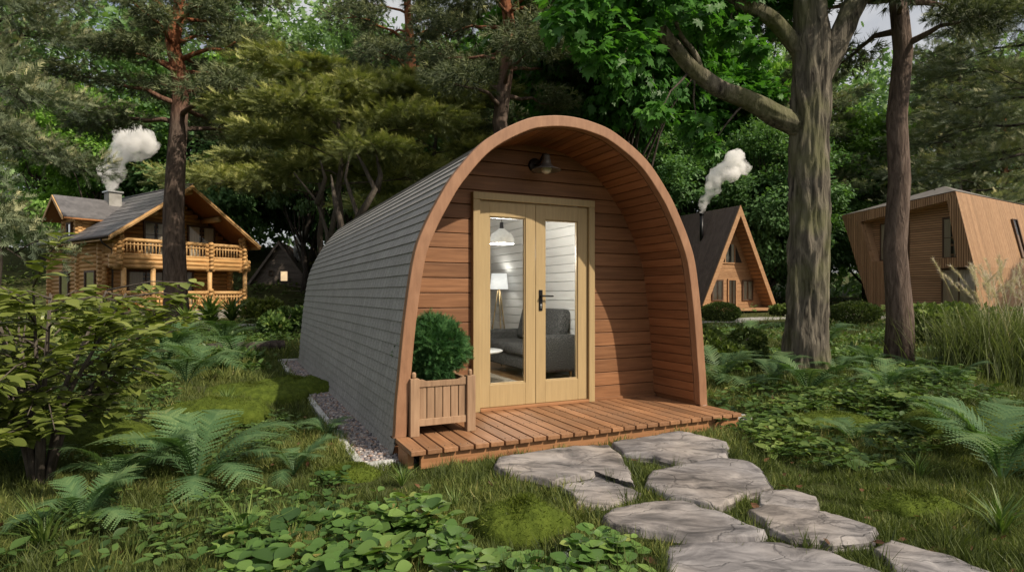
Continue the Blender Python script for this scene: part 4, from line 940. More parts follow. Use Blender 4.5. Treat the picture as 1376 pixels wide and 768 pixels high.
# ------------------------------------------------------------------ terrain
BUMPS = [(*G(330, 560)[:2], 0.10, 0.9), (*G(250, 545)[:2], 0.13, 0.8), (*G(330, 515)[:2], 0.12, 0.9), (*G(420, 600)[:2], 0.05, 0.5), (*G(300, 680)[:2], -0.04, 0.8),
         (*G(1180, 560)[:2], 0.09, 1.0), (*G(1300, 560)[:2], 0.10, 0.9), (*G(1060, 545)[:2], 0.06, 0.6), (*G(120, 600)[:2], 0.10, 1.0), (*G(560, 700)[:2], 0.03, 0.5), (*G(1230, 530)[:2], 0.12, 1.2)]
def to_pod(x, y):
    dx, dy = x-POD_O[0], y-POD_O[1]
    return dx*PC+dy*PS, -dx*PS+dy*PC
def sstep(a, b, t): t = np.clip((t-a)/(b-a), 0, 1); return t*t*(3-2*t)
def ground_z(x, y):
    x = np.asarray(x, float); y = np.asarray(y, float)
    z = 0.035*np.sin(x*1.7+0.6*y)*np.sin(y*1.3-0.4*x)+0.018*np.sin(3.1*x+1.2)*np.sin(2.7*y+x)
    z = z+0.028*np.sin(7.1*x+2*np.sin(2.3*y))*np.sin(6.3*y+2*np.sin(1.9*x))
    lx, ly = to_pod(x, y)
    d = np.maximum(np.maximum(np.abs(lx)-2.1, 0), np.maximum(np.maximum(-1.0-ly, ly-7.5), 0))      # flat round the pod
    flat_ = sstep(0.0, 1.2, d)
    # flat along the stone path
    pd_ = np.hypot((x-1.6)/1.0, (y-3.4)/1.3); flat_ = flat_*sstep(0.7, 1.5, pd_)
    for bx_, by_, h, r in BUMPS: z = z+h*np.exp(-((x-bx_)**2+(y-by_)**2)/(r*r))
    z = z*flat_
    hill = sstep(33, 62, y)*(0.15+0.85*sstep(-6, -22, x))*6.0
    near_houses = 1-sstep(0, 3, np.hypot((x+17)/7, (y-32)/7)-1)*0   # houses stand where the hill is still low
    return z+hill+0.5*sstep(60, 140, y)*10
def gz(x, y): return float(ground_z(x, y))
def build_ground():
    ux = np.concatenate([-np.geomspace(300, 9, 26), np.arange(-8.8, 8.9, 0.1), np.geomspace(9, 300, 26)])
    uy = np.concatenate([[-200, -100, -50, -25, -12, -6, -3, -1], np.arange(0, 12.0, 0.1), np.geomspace(12.2, 400, 60)])
    Xg, Yg = np.meshgrid(ux, uy); Zg = ground_z(Xg, Yg)
    lx, ly = to_pod(Xg, Yg); inside = (np.abs(lx) < 1.95) & (ly > -0.35) & (ly < 7.2); Zg = np.where(inside, -0.03, Zg)
    V = np.stack([Xg, Yg, Zg], -1).reshape(-1, 3); nx, ny = len(ux), len(uy)
    i = (np.arange(ny-1)[:, None]*nx+np.arange(nx-1)[None]).ravel(); I = np.stack([i, i+1, i+nx+1, i+nx], -1).ravel()
    lm = LM(); lm.raw(V, I, np.full(len(i), 4), np.full(len(V), 0.5)); struct(lm.build('ground', M['ground'], None, True))
build_ground()

# gravel margin with kerb round the pod
mb = MB(); Mp = Matrix.Translation((*POD_O, 0)) @ Matrix.Rotation(POD_A, 4, 'Z')
for x0, x1 in ((-1.85, -1.45), (1.45, 1.955)): mb.box((x0, -0.17, -0.05), (x1, 7.3, 0.002), Mp)
mb.box((-1.449, 6.9, -0.05), (1.449, 7.3, 0.002), Mp)
struct(mb.build('gravel_bed', M['pebble']))
def kerb(x0, y0, x1, y1, label):
    mb = MB(); n = max(1, int(math.hypot(x1-x0, y1-y0)/0.62)); dx, dy = (x1-x0)/n, (y1-y0)/n
    for i in range(n):
        mb.tint = random.random(); h = 0.04+random.uniform(-0.004, 0.004)
        if abs(dx) < 1e-6: mb.box((x0-.03, y0+i*dy+.003, -0.06), (x0+.03, y0+(i+1)*dy-.003, h), Mp)
        else: mb.box((x0+i*dx+.003, y0-.03, -0.06), (x0+(i+1)*dx-.003, y0+.03, h), Mp)
    struct(mb.build('kerb', M['kerb'], bevel=0.006))
kerb(-1.875, -0.2, -1.875, 7.33, ''); kerb(1.99, -0.2, 1.99, 7.33, ''); kerb(-1.84, 7.34, 1.955, 7.34, ''); kerb(1.62, -0.2, 1.955, -0.2, ''); kerb(-1.84, -0.2, -1.62, -0.2, '')
def pebble_tpl(seed):
    bm = bmesh.new(); bmesh.ops.create_icosphere(bm, subdivisions=1, radius=0.5); r = random.Random(seed)
    for v in bm.verts: v.co *= r.uniform(0.75, 1.15); v.co.z *= 0.6; v.co.y *= 0.8
    o = ([tuple(v.co) for v in bm.verts], [tuple(q.index for q in f.verts) for f in bm.faces]); bm.free(); return o
PEB = [pebble_tpl(i) for i in range(4)]
lm = LM(); r_ = np.random.default_rng(11)
for k in range(4):
    n = 1900; lx = np.where(r_.random(n) < 0.62, r_.uniform(-1.84, -1.55, n), r_.uniform(1.56, 1.95, n)); ly = r_.uniform(-0.17, 7.2, n)
    n2 = n; P = np.stack([POD_O[0]+lx*PC-ly*PS, POD_O[1]+lx*PS+ly*PC, r_.uniform(0.002, 0.016, n)], -1)
    lm.put(*PEB[k], P, unit(n, r_)*[1, 1, .25], np.array([0, 0, 1.])+0.4*unit(n, r_), r_.uniform(0.02, 0.05, n), r_.random(n))
def tinted(name, m0):
    m, nt, N, L = new_mat(name)
    out = N('ShaderNodeOutputMaterial'); p = N('ShaderNodeBsdfPrincipled'); L(p.outputs[0], out.inputs[0]); at = N('ShaderNodeAttribute'); at.attribute_name = 'tint'
    r = ramp(N, m0); L(at.outputs['Fac'], r.inputs[0]); n = N('ShaderNodeTexNoise'); n.inputs['Scale'].default_value = 60; tc = N('ShaderNodeTexCoord'); L(tc.outputs['Object'], n.inputs[0])
    h = N('ShaderNodeHueSaturation'); mr = N('ShaderNodeMapRange'); mr.inputs['To Min'].default_value = .7; mr.inputs['To Max'].default_value = 1.3; L(n.outputs['Fac'], mr.inputs['Value']); L(mr.outputs[0], h.inputs['Value']); L(r.outputs[0], h.inputs['Color'])
    L(h.outputs[0], p.inputs['Base Color']); p.inputs['Roughness'].default_value = 0.8; return m
M['stonebits'] = tinted('stone_chips', [(0, (0.13, 0.12, 0.13)), (0.35, (0.24, 0.225, 0.235)), (0.6, (0.34, 0.30, 0.28)), (0.8, (0.30, 0.19, 0.14)), (1, (0.5, 0.48, 0.46))])
stuff(lm.build('gravel', M['stonebits']))

# ------------------------------------------------------------------ stepping stones
ST = [
 ([(661,624),(667,612),(735,604),(819,595),(838,611),(842,620),(855,648),(840,640),(808,633),(749,645),(742,649),(716,641),(681,637)], 0.087, 'large pale stone slab touching the deck edge, left of the two beside the deck'),
 ([(820,594),(872,584),(911,578),(932,582),(979,594),(979,611),(938,619),(905,619),(876,610),(840,609)], 0.087, 'pale stone slab against the right half of the deck edge'),
 ([(748,651),(805,637),(843,647),(865,660),(819,679),(775,681),(772,668)], 0.067, 'small chunky wedge of stone below the slab at the deck edge'),
 ([(864,650),(873,632),(900,624),(965,615),(1000,617),(1024,626),(1040,650),(1012,655),(985,670),(967,682),(900,667)], 0.077, 'broad buff stone slab in the middle of the path'),
 ([(807,693),(818,682),(880,672),(926,673),(985,690),(1033,715),(1018,723),(925,722),(860,713),(815,703)], 0.087, 'long almond-shaped grey slab with a crack across it'),
 ([(1019,664),(1058,659),(1098,666),(1099,680),(1040,682),(1020,676)], 0.072, 'smallest path stone, tucked behind the long slab on the right'),
 ([(1003,681),(1030,675),(1110,686),(1181,709),(1172,719),(1120,725),(1062,722),(1037,712)], 0.082, 'long grey slab tapering to a point on the right of the path'),
 ([(893,728),(925,723),(1040,728),(1110,736),(1190,766),(1240,800),(1150,830),(905,815),(893,770)], 0.072, 'largest slab of the path, cut off by the bottom edge of the picture'),
 ([(1172,736),(1195,722),(1225,728),(1282,746),(1340,768),(1370,800),(1300,815),(1225,790)], 0.072, 'slab at the bottom right end of the stepping stone path')]
STONE_POLYS = []
def stone(i, poly, th, label):
    P = [G(px, py, th) for px, py in poly]; P = [Vector((p[0], p[1])) for p in P]
    c = sum(P, Vector((0, 0)))/len(P); P = [(p-c)*.965 for p in P]
    STONE_POLYS.append([(p.x+c.x, p.y+c.y) for p in P])
    r = random.Random(i*7+1); B = []
    for k in range(len(P)):                          # ragged outline
        a, b = P[k], P[(k+1) % len(P)]; m = max(2, int((b-a).length/0.035)); nn = Vector((-(b-a).y, (b-a).x)).normalized()
        for j in range(m):
            t = j/m; q = a.lerp(b, t); w = 0.0 if j == 0 else (mnoise.noise(Vector((q.x*9+i*3, q.y*9, 0)))*0.016+mnoise.noise(Vector((q.x*30+i*3, q.y*30, 0)))*0.008)
            B.append(q+nn*w)
    n = len(B); mb = MB()
    def topz(q):
        lay = mnoise.noise(Vector((q.x*1.5+i*11, q.y*2.6-i, 2.0)))*3.2+0.5*mnoise.noise(Vector((q.x*7+i, q.y*12, 5.0))); st_ = math.floor(lay)+min(1.0, (lay-math.floor(lay))*5)
        return th-0.004+0.0075*st_+0.012*mnoise.noise(Vector((q.x*2.2+i*9, q.y*3.2, i)))+0.010*abs(mnoise.noise(Vector((q.x*6+i*5, q.y*11, i+3))))+0.003*mnoise.noise(Vector((q.x*30, q.y*40, i)))
    rings = [(0.0, 1.0)]
    vs = []; K = 18
    for ri in range(K+1):                            # concentric rings from the rim to the centre
        s_ = 1.0 if ri == 0 else .988*(1-(ri-1)/(K-1))
        for q in B:
            p = q*s_; z = topz(p)
            if ri == 0: z -= 0.008+0.006*r.random()
            vs.append((p.x, p.y, z))
    fs = []
    for ri in range(K):
        for j in range(n): fs.append((ri*n+j, ri*n+(j+1) % n, (ri+1)*n+(j+1) % n, (ri+1)*n+j))
    b0 = len(vs); lev = [(0.66, 0.010), (0.36, 0.002), (0.30, 0.014), (-0.5, -0.004)]
    for li, (f_, o) in enumerate(lev):
        for j, q in enumerate(B):
            d = q.normalized(); w = o+0.012*mnoise.noise(Vector((q.x*14+i, q.y*14, li*2.3))); p = q+d*w
            vs.append((p.x, p.y, th*f_+0.006*mnoise.noise(Vector((q.x*10, q.y*10, li+i)))))
    for j in range(n): fs.append((j, b0+j, b0+(j+1) % n, (j+1) % n))
    for li in range(len(lev)-1):
        for j in range(n): fs.append((b0+li*n+j, b0+(li+1)*n+j, b0+(li+1)*n+(j+1) % n, b0+li*n+(j+1) % n))
    mb.add(vs, fs); o = mb.build('stepping_stone', M['slab']); o.location = (c.x, c.y, 0.0)
    md = o.data; 
    sm = [True]*(K*n)+[False]*(len(md.polygons)-K*n); md.polygons.foreach_set('use_smooth', sm)
    tag(o, label, 'stepping stone', 'stepping stones leading to the deck')
for i, (poly, th, lab) in enumerate(ST): stone(i, poly, th, lab)
# loose pebbles between the slabs
lm = LM(); pp = [(747,673),(768,684),(756,688),(792,687),(774,694),(757,693),(815,711),(848,717),(804,733),(850,735),(846,740),(858,748),(730,655),(744,654),(690,640),(1002,668),(836,655)]
for k, (px, py) in enumerate(pp):
    g = G(px, py); lm.put(*PEB[k % 4], [(g[0], g[1], 0.012)], [(random.uniform(-1, 1), random.uniform(-1, 1), 0)], [(0, 0, 1)], random.uniform(0.045, 0.085), 0.55+random.uniform(-.1, .45))
stuff(lm.build('pebbles', M['stonebits'], None, True))

# paths to the cabins
def path(pts, w, name='path', mat='concrete', z=0.03):
    mb = MB(); n = len(pts); L_, R_ = [], []
    for i, p in enumerate(pts):
        a, b = Vector(pts[max(i-1, 0)]), Vector(pts[min(i+1, n-1)]); d = (b-a).normalized(); nn = Vector((-d.y, d.x))
        L_.append(Vector(p)+nn*w/2); R_.append(Vector(p)-nn*w/2)
    vs = []
    for l, r in zip(L_, R_):
        zz = max(gz(l.x, l.y), gz(r.x, r.y), gz((l.x+r.x)/2, (l.y+r.y)/2))+z
        vs += [(l.x, l.y, zz), (r.x, r.y, zz), (l.x, l.y, zz-0.3), (r.x, r.y, zz-0.3)]
    fs = []
    for i in range(n-1):
        a, b = i*4, i*4+4; fs += [(a, a+1, b+1, b), (a+2, b+2, b+3, a+3), (a, b, b+2, a+2), (a+1, a+3, b+3, b+1)]
    mb.add(vs, fs); struct(mb.build(name, M[mat]))
path([(-13.9, 26.2), (-13.0, 24.8), (-11.5, 23.8), (-9.4, 23.0), (-7.0, 22.5), (-4.0, 22.3)], 1.3)
path([(17.0, 34.8), (15.2, 32.0), (12.5, 29.5), (9.6, 27.0), (7.0, 25.5)], 1.5)
path([(17.0, 31.5), (19.5, 31.0), (22.5, 32.2), (24.6, 33.6)], 1.4)
# ------------------------------------------------------------------ exclusion test for ground plants
def inpoly(x, y, poly):
    c = np.zeros(len(x), bool); n = len(poly); j = n-1
    for i in range(n):
        xi, yi = poly[i]; xj, yj = poly[j]
        c ^= ((yi > y) != (yj > y)) & (x < (xj-xi)*(y-yi)/(yj-yi+1e-12)+xi); j = i
    return c
def free(x, y, m=0.0):
    lx, ly = to_pod(x, y)
    ok = ~((lx > -1.89-m) & (lx < 2.03+m) & (ly > -0.25-m) & (ly < 7.38+m)) & ~((lx > -1.5-m) & (lx < 1.6+m) & (ly > -0.46-m) & (ly < 0.2))
    for p in STONE_POLYS: ok &= ~inpoly(x, y, p)
    for cx, cy, ra, rb in MOUNDS: ok &= ((x-cx)/ra)**2+((y-cy)/rb)**2 > 0.9
    for cx, cy, r in TRUNKS: ok &= np.hypot(x-cx, y-cy) > r
    return ok
OAK_AT = (4.42, 8.95); PINE_R = (6.25, 9.7); PINE_L = (-11.05, 19.6)
MOUNDS = [(*G(700, 722)[:2], .26, .17), (*G(1228, 690)[:2], .22, .16), (*G(290, 572)[:2], .55, .34), (*G(395, 525)[:2], .6, .4), (*G(335, 540)[:2], .7, .4), (*G(1120, 575)[:2], .45, .3), (*G(1290, 585)[:2], .5, .35), (*G(130, 610)[:2], .5, .35), (*G(470, 640)[:2], .22, .16)]
TRUNKS = [(*OAK_AT, 0.36), (*PINE_R, 0.24), (*PINE_L, 0.5)]
BLADE = ([(-0.5, 0, 0), (0.5, 0, 0), (0.36, 0.5, 0.06), (-0.36, 0.5, 0.06), (0, 1, 0.28)], [(0, 1, 2, 3), (3, 2, 4)])
def view_points(n, y0, y1, r, k=1.6, xm=1.18):
    """points spread so that they are evenly dense on the picture rather than on the ground"""
    u = r.random(n); a = 1-k
    y = (y0**a+u*(y1**a-y0**a))**(1/a)
    x = r.uniform(-1, 1, n)*y*0.86*xm
    return x, y
def blades(name, n, y0, y1, h, w, seed, tint_mu=0.5, k=1.6, region=None, lean=0.45, mat='grass'):
    r = np.random.default_rng(seed); x, y = view_points(n, y0, y1, r, k)
    ok = free(x, y, -0.02)
    if region is not None: ok &= region(x, y)
    x, y = x[ok], y[ok]; m = len(x); z = ground_z(x, y)
    dens = np.array([mnoise.noise(Vector((a*0.9, b*0.9, seed))) for a, b in zip(x, y)]); fine = np.sin(x*9+np.sin(y*7)*2)*np.sin(y*8+np.cos(x*5)*2)
    H = h*r.uniform(0.55, 1.25, m)*(1+0.6*dens+0.4*fine)
    Y = np.stack([r.normal(0, lean, m)+0.25*fine, r.normal(0, lean, m)-0.15, np.ones(m)], -1)
    N_ = np.stack([r.normal(0, 1, m), r.normal(0, 1, m), np.zeros(m)], -1)
    tv = np.array(BLADE[0]); tv = tv*[w/h, 1, 1]
    lm = LM(); lm.put(tv, BLADE[1], np.stack([x, y, z-0.004], -1), Y, N_, H, np.clip(tint_mu+0.3*dens+r.normal(0, 0.15, m)+0.16*fine, 0.02, 0.98))
    return stuff(lm.build(name, M[mat]))
blades('grass', 420000, 2.2, 8.5, 0.075, 0.0058, 21, 0.5, 1.75)
blades('grass', 160000, 8.0, 36.0, 0.13, 0.015, 22, 0.42, 1.9)

def tufts(name, n, y0, y1, h, w, seed):
    r = np.random.default_rng(seed); x, y = view_points(n, y0, y1, r, 1.7); ok = free(x, y, .03); x, y = x[ok], y[ok]
    keep = np.array([mnoise.noise(Vector((a*.8+3, b*.8, seed))) for a, b in zip(x, y)]) > -.12; x, y = x[keep], y[keep]; m = len(x); k = 46
    R0 = r.uniform(.03, .075, m)*(1+y*.05); a = r.uniform(0, 6.28, (m, k)); q = r.random((m, k))**.6; dx, dy = np.cos(a)*q, np.sin(a)*q
    px_, py_ = (x[:, None]+dx*R0[:, None]).ravel(), (y[:, None]+dy*R0[:, None]).ravel(); H = (h*r.uniform(.6, 1.3, m)[:, None]*(1-.45*q**2)*r.uniform(.7, 1.2, (m, k))).ravel()
    Y = np.stack([dx.ravel()*.75, dy.ravel()*.75, np.ones(m*k)], -1)+unit(m*k, r)*.22; tv = np.array(BLADE[0])*[w/h, 1, 1]
    lm = LM(); lm.put(tv, BLADE[1], np.stack([px_, py_, ground_z(px_, py_)-.004], -1), Y, unit(m*k, r)*[1, 1, .1], H, np.clip(np.repeat(r.normal(.34, .13, m), k)+r.normal(0, .1, m*k), .02, .98))
    return stuff(lm.build(name, M['grass']))
tufts('grass_tufts', 3400, 2.3, 9.5, .125, .0065, 27)
# ------------------------------------------------------------------ ferns
def frond(seed, L0=1.0, pairs=22, teeth=7):
    r = random.Random(seed); V = []; Fc = []; tints = []
    bend = r.uniform(0.55, 0.95); sway = r.uniform(-0.12, 0.12)
    def rach(t): return Vector((sway*t*t, t*0.92-0.1*t*t, 0.92*t-bend*0.95*t*t))
    for i in range(12):
        t = i/12; a, b = rach(t), rach(t+1/12); w0, w1 = 0.009*(1-t)+.002, 0.009*(1-t-1/12)+.002; k = len(V)
        V += [tuple(a+Vector((-w0, 0, 0))), tuple(a+Vector((w0, 0, 0))), tuple(b+Vector((w1, 0, 0))), tuple(b+Vector((-w1, 0, 0)))]; Fc.append((k, k+1, k+2, k+3)); tints += [0.3]*4
    for i in range(pairs):
        t = 0.14+0.85*i/pairs; o = rach(t); d = (rach(t+0.02)-rach(t-0.02)).normalized()
        l = 0.235*math.sin(PI*min(1, (0.16+0.84*(1-t)**0.82)))**0.9*(1.0 if t > 0.2 else 0.85)+0.012
        for s_ in (-1, 1):
            sidev = Vector((s_, 0, 0)); a = R(64-14*t+r.uniform(-5, 5))
            pd_ = (sidev*math.sin(a)+d*math.cos(a)).normalized()
            up = Vector((0, -d.z, d.y)).normalized(); droop = r.uniform(0.05, 0.22)
            tn = min(max(0.5+r.uniform(-0.18, 0.18)+0.25*(t-0.4), 0), 1)
            cr = up.cross(pd_); wid = 0.008+0.062*l
            for j in range(teeth):                       # pinnules as overlapping little blades
                u = (j+0.3)/teeth; c = o+pd_*l*u-up*droop*l*u*u
                ln = wid*(1-u*0.78)
                for q in (-1, 1):
                    e = c+cr*q*ln+pd_*ln*0.55; k = len(V); hb = l/teeth*0.62
                    V += [tuple(c-pd_*hb), tuple(c+pd_*hb), tuple(e)]; Fc.append((k, k+1, k+2)); tints += [tn, tn, min(1, tn+0.12)]
    return np.array(V)*L0, Fc, np.array(tints)
def fern_mesh(seed, nf, pairs=22, teeth=7):
    r = random.Random(seed); lm = LM()
    for i in range(nf):
        V, Fc, tn = frond(seed*31+i, r.uniform(0.75, 1.1), pairs, teeth); a = 2*PI*i/nf+r.uniform(-0.25, 0.25); tilt = r.uniform(-0.05, 0.62)
        Mx = np.array((Matrix.Rotation(a, 3, 'Z') @ Matrix.Rotation(tilt, 3, 'X')).to_3x3())
        lm.raw(V @ Mx.T, np.array([q for f in Fc for q in f]), np.array([len(f) for f in Fc]), np.clip(tn+r.uniform(-0.15, 0.15), 0, 1))
    return lm.mesh('fern_fronds', M['fern'])
FERN = [fern_mesh(1, 12, 24, 8), fern_mesh(2, 10, 22, 7), fern_mesh(3, 13, 18, 5), fern_mesh(4, 9, 18, 5)]
def fern(i, px, py, sc, label, rz=None, y=None):
    g = G(px, py) if y is None else (X(px, y), y, 0)
    o = bpy.data.objects.new('fern', FERN[i]); COL.objects.link(o); o.location = (g[0], g[1], gz(g[0], g[1])+0.01); o.scale = (sc, sc, sc*random.uniform(.9, 1.1)); o.rotation_euler = (random.uniform(-.06, .06), random.uniform(-.06, .06), random.uniform(0, 6.28) if rz is None else rz)
    return tag(o, label, 'fern', 'ferns on the forest floor')
fern(0, 262, 655, 0.80, 'largest fern in the left foreground, blue-green arching fronds', 0.4)
fern(1, 165, 672, 0.52, 'low fern lying beside the big left foreground fern, towards the leafy shrub')
fern(0, 1345, 640, 0.85, 'largest fern at the right edge, behind the moss cushion', 0.9)
fern(1, 1295, 605, 0.62, 'fern with pale thin fronds just left of the largest right-hand fern')
fern(2, 222, 500, 1.05, 'tall fern left of the pod, nearest of the clump below the log house pine')
fern(3, 172, 520, 0.95, 'fern at the left end of the clump, by the oval-leaved shrub')
fern(2, 268, 505, 0.95, 'fern between the pine clump and the grassy hummocks')
fern(3, 318, 490, 0.95, 'fern beside the fallen log, left of the pod')
fern(2, 240, 470, 1.0, 'fern growing at the foot of the log house pine')
fern(3, 200, 478, 0.9, 'fern left of the foot of the log house pine')
fern(2, 300, 462, 1.1, 'upright fern in front of the log house steps')
fern(1, 395, 640, 0.36, 'small fern between the big left fern and the kerb')
fern(3, 440, 590, 0.34, 'tiny fern against the kerb left of the pod')
fern(0, 110, 715, 0.45, 'fern in the bottom left, in front of the oval-leaved shrub')
fern(3, 150, 548, 0.6, 'small fern shaded under the oval-leaved shrub')
fern(1, 1085, 535, 0.75, 'fern spreading at the foot of the big oak, towards the deck', 1.0)
fern(0, 1040, 520, 0.75, 'pale fern between the pod and the big oak')
fern(3, 1125, 512, 0.6, 'fern against the right side of the oak trunk')
fern(2, 968, 520, 0.75, 'fern hard against the right wall of the pod')
fern(3, 1000, 500, 0.75, 'fern in front of the yellowish bush right of the pod')
fern(1, 1275, 535, 0.50, 'bluish fern below the tall ornamental grass')
fern(2, 1170, 500, 0.65, 'fern left of the right-hand pine trunk')
fern(3, 1235, 510, 0.62, 'fern right of the right-hand pine trunk')
fern(2, 1010, 460, 1.0, 'fern in front of the clipped ball right of the pod')
fern(3, 1110, 468, 1.0, 'fern beyond the oak in front of the second clipped ball')
fern(2, 372, 452, 1.0, 'fern close to the far end of the pod wall')
fern(2, 130, 500, 1.0, 'fern farthest left in the clump below the log house')
fern(3, 250, 530, 0.7, 'fern in front of the clump, nearest the broad moss hummock')
fern(2, 1190, 545, 0.6, 'fern between the oak mound and the timber house bush')
fern(3, 1150, 600, 0.42, 'small fern among the broad-leaved cover right of the path')
fern(2, 20, 640, 0.6, 'fern under the left edge of the oval-leaved shrub')
fern(3, 60, 560, 0.8, 'fern at the left edge behind the oval-leaved shrub')

# ------------------------------------------------------------------ leafy covers
def cover(name, region_px, n, hmin, hmax, leaf, nl, template, mat, seed, tint_mu=0.5, flatness=1.0, keep=None):
    """small leafy plants scattered inside a patch whose outline is given on the ground"""
    r = np.random.default_rng(seed); poly = [G(*p)[:2] for p in region_px]
    xs = [p[0] for p in poly]; ys = [p[1] for p in poly]
    x = r.uniform(min(xs), max(xs), n*4); y = r.uniform(min(ys), max(ys), n*4); ok = inpoly(x, y, poly) & free(x, y, 0.03)
    x, y = x[ok][:n], y[ok][:n]; m = len(x); lm = LM(); z = ground_z(x, y)
    clump = np.array([mnoise.noise(Vector((a*1.6, b*1.6, seed))) for a, b in zip(x, y)])
    H = r.uniform(hmin, hmax, m)*(1+0.45*clump); off = r.normal(0, 0.12, (m, 2))*H[:, None]*2
    top = np.stack([x+off[:, 0], y+off[:, 1], z+H], -1); bot = np.stack([x, y, z], -1)
    st = [(-0.02, 0, 0), (0.02, 0, 0), (0.012, 1, 0), (-0.012, 1, 0)]
    lm.put(st, [(0, 1, 2, 3)], bot, top-bot, unit(m, r), H, 0.25)
    tn = np.clip(tint_mu+0.3*clump+r.normal(0, 0.17, m), 0, 1); leaf = leaf*np.clip(r.lognormal(-.05, .32, m), .45, 1.6)
    for k in range(nl):
        a = 2*PI*k/nl+r.uniform(0, 0.9, m)+r.uniform(0, 6.28)*0; a = a+x*50
        Y = np.stack([np.cos(a), np.sin(a), r.uniform(-0.25, 0.4, m)], -1); Nn = np.stack([r.normal(0, .25, m), r.normal(0, .25, m), np.ones(m)*flatness], -1)
        dz = -H*r.uniform(0, 0.35, m)*(k >= 3)
        lm.put(*template, top+np.stack([np.zeros(m), np.zeros(m), dz], -1)+Y*np.asarray(leaf)[:, None]*0.12, Y, Nn, leaf*r.uniform(0.7, 1.25, m), np.clip(tn+r.normal(0, 0.1, m), 0, 1))
    return stuff(lm.build(name, M[mat], None, True))
cover('clover_patch', [(300,745),(400,722),(470,700),(550,690),(612,722),(640,790),(640,850),(260,850)], 230, 0.08, 0.17, 0.062, 4, ROUNDF, 'clover', 31, 0.5)
cover('clover_patch', [(640,765),(700,772),(760,765),(790,735),(835,705),(860,715),(850,770),(890,850),(640,850)], 95, 0.05, 0.11, 0.058, 4, ROUNDF, 'clover', 32, 0.45)
cover('clover_patch', [(380,690),(430,640),(470,650),(480,690),(400,730)], 40, 0.05, 0.1, 0.045, 3, ROUNDF, 'clover', 33, 0.4)
cover('leafy_ground_cover', [(960,575),(1000,560),(1060,550),(1140,545),(1240,560),(1270,600),(1200,640),(1110,640),(1040,620),(985,590)], 520, 0.05, 0.13, 0.075, 5, OVALF, 'cover', 34, 0.5)
cover('leafy_ground_cover', [(950,540),(1020,530),(1130,520),(1250,525),(1376,560),(1400,600),(1270,610),(1150,560),(1000,568),(960,560)], 520, 0.05, 0.13, 0.06, 5, OVALF, 'cover', 35, 0.38)
cover('leafy_ground_cover', [(0,768),(40,700),(130,690),(260,720),(330,768),(300,800),(0,800)], 70, 0.04, 0.13, 0.06, 4, OVALF, 'cover', 36, 0.35)
cover('leafy_ground_cover', [(90,620),(170,560),(230,540),(260,590),(220,640),(130,660)], 160, 0.04, 0.12, 0.055, 4, OVALF, 'cover', 37, 0.42)
cover('leafy_ground_cover', [(170,610),(260,560),(380,560),(420,585),(330,625),(200,650)], 260, 0.04, 0.1, 0.05, 4, OVALF, 'cover', 39, 0.38)
cover('leafy_ground_cover', [(180,720),(250,680),(380,670),(400,700),(300,740),(220,760)], 130, 0.04, 0.1, 0.05, 4, OVALF, 'cover', 40, 0.42)
cover('leafy_ground_cover', [(1130,500),(1240,495),(1320,520),(1300,545),(1160,530)], 260, 0.08, 0.18, 0.08, 5, OVALF, 'cover', 38, 0.35)
def undergrowth(seed, n, y0, y1, xlo, xhi, leaf, h, mat, template, tint_mu):
    r = np.random.default_rng(seed); u = r.random(n); a = -0.7; y = (y0**a+u*(y1**a-y0**a))**(1/a); x = y*r.uniform(xlo, xhi, n)
    ok = free(x, y, 0.1); x, y = x[ok], y[ok]; c = np.array([mnoise.noise(Vector((p*0.55, q*0.55, seed))) for p, q in zip(x, y)]); ok = c > -0.12
    for cx, cy, rr in ((-15.5, 32.5, 6.5), (14, 42, 6.5), (25, 39, 6.0), (-10.5, 23.5, 1.2), (10, 27.5, 3.0), (14, 31, 3.5), (19, 31, 3.0)): ok &= np.hypot(x-cx, y-cy) > rr
    x, y, c = x[ok], y[ok], c[ok]; m = len(x); lm = LM(); z = ground_z(x, y); k = 7
    for j in range(k):
        P = np.stack([x+r.normal(0, h*.5, m), y+r.normal(0, h*.5, m), z+h*r.uniform(0.1, 1, m)*(0.5+np.clip(c+.2, 0, 1))], -1)
        Y = unit(m, r)*[1, 1, .5]+[0, 0, .1]; lm.put(*template, P, Y, unit(m, r)*.5+[0, 0, 1], leaf*r.uniform(.6, 1.3, m), np.clip(tint_mu+.35*c+r.normal(0, .15, m), 0, 1))
    return stuff(lm.build('undergrowth', M[mat]))
undergrowth(41, 4200, 9.5, 26, -0.9, -0.22, 0.11, 0.2, 'cover', OVAL, 0.35)
undergrowth(42, 2600, 9.0, 24, 0.3, 0.92, 0.11, 0.17, 'cover', OVAL, 0.35)
undergrowth(43, 3500, 26, 48, -0.95, 0.95, 0.35, 0.5, 'bush', DIAM, 0.3)

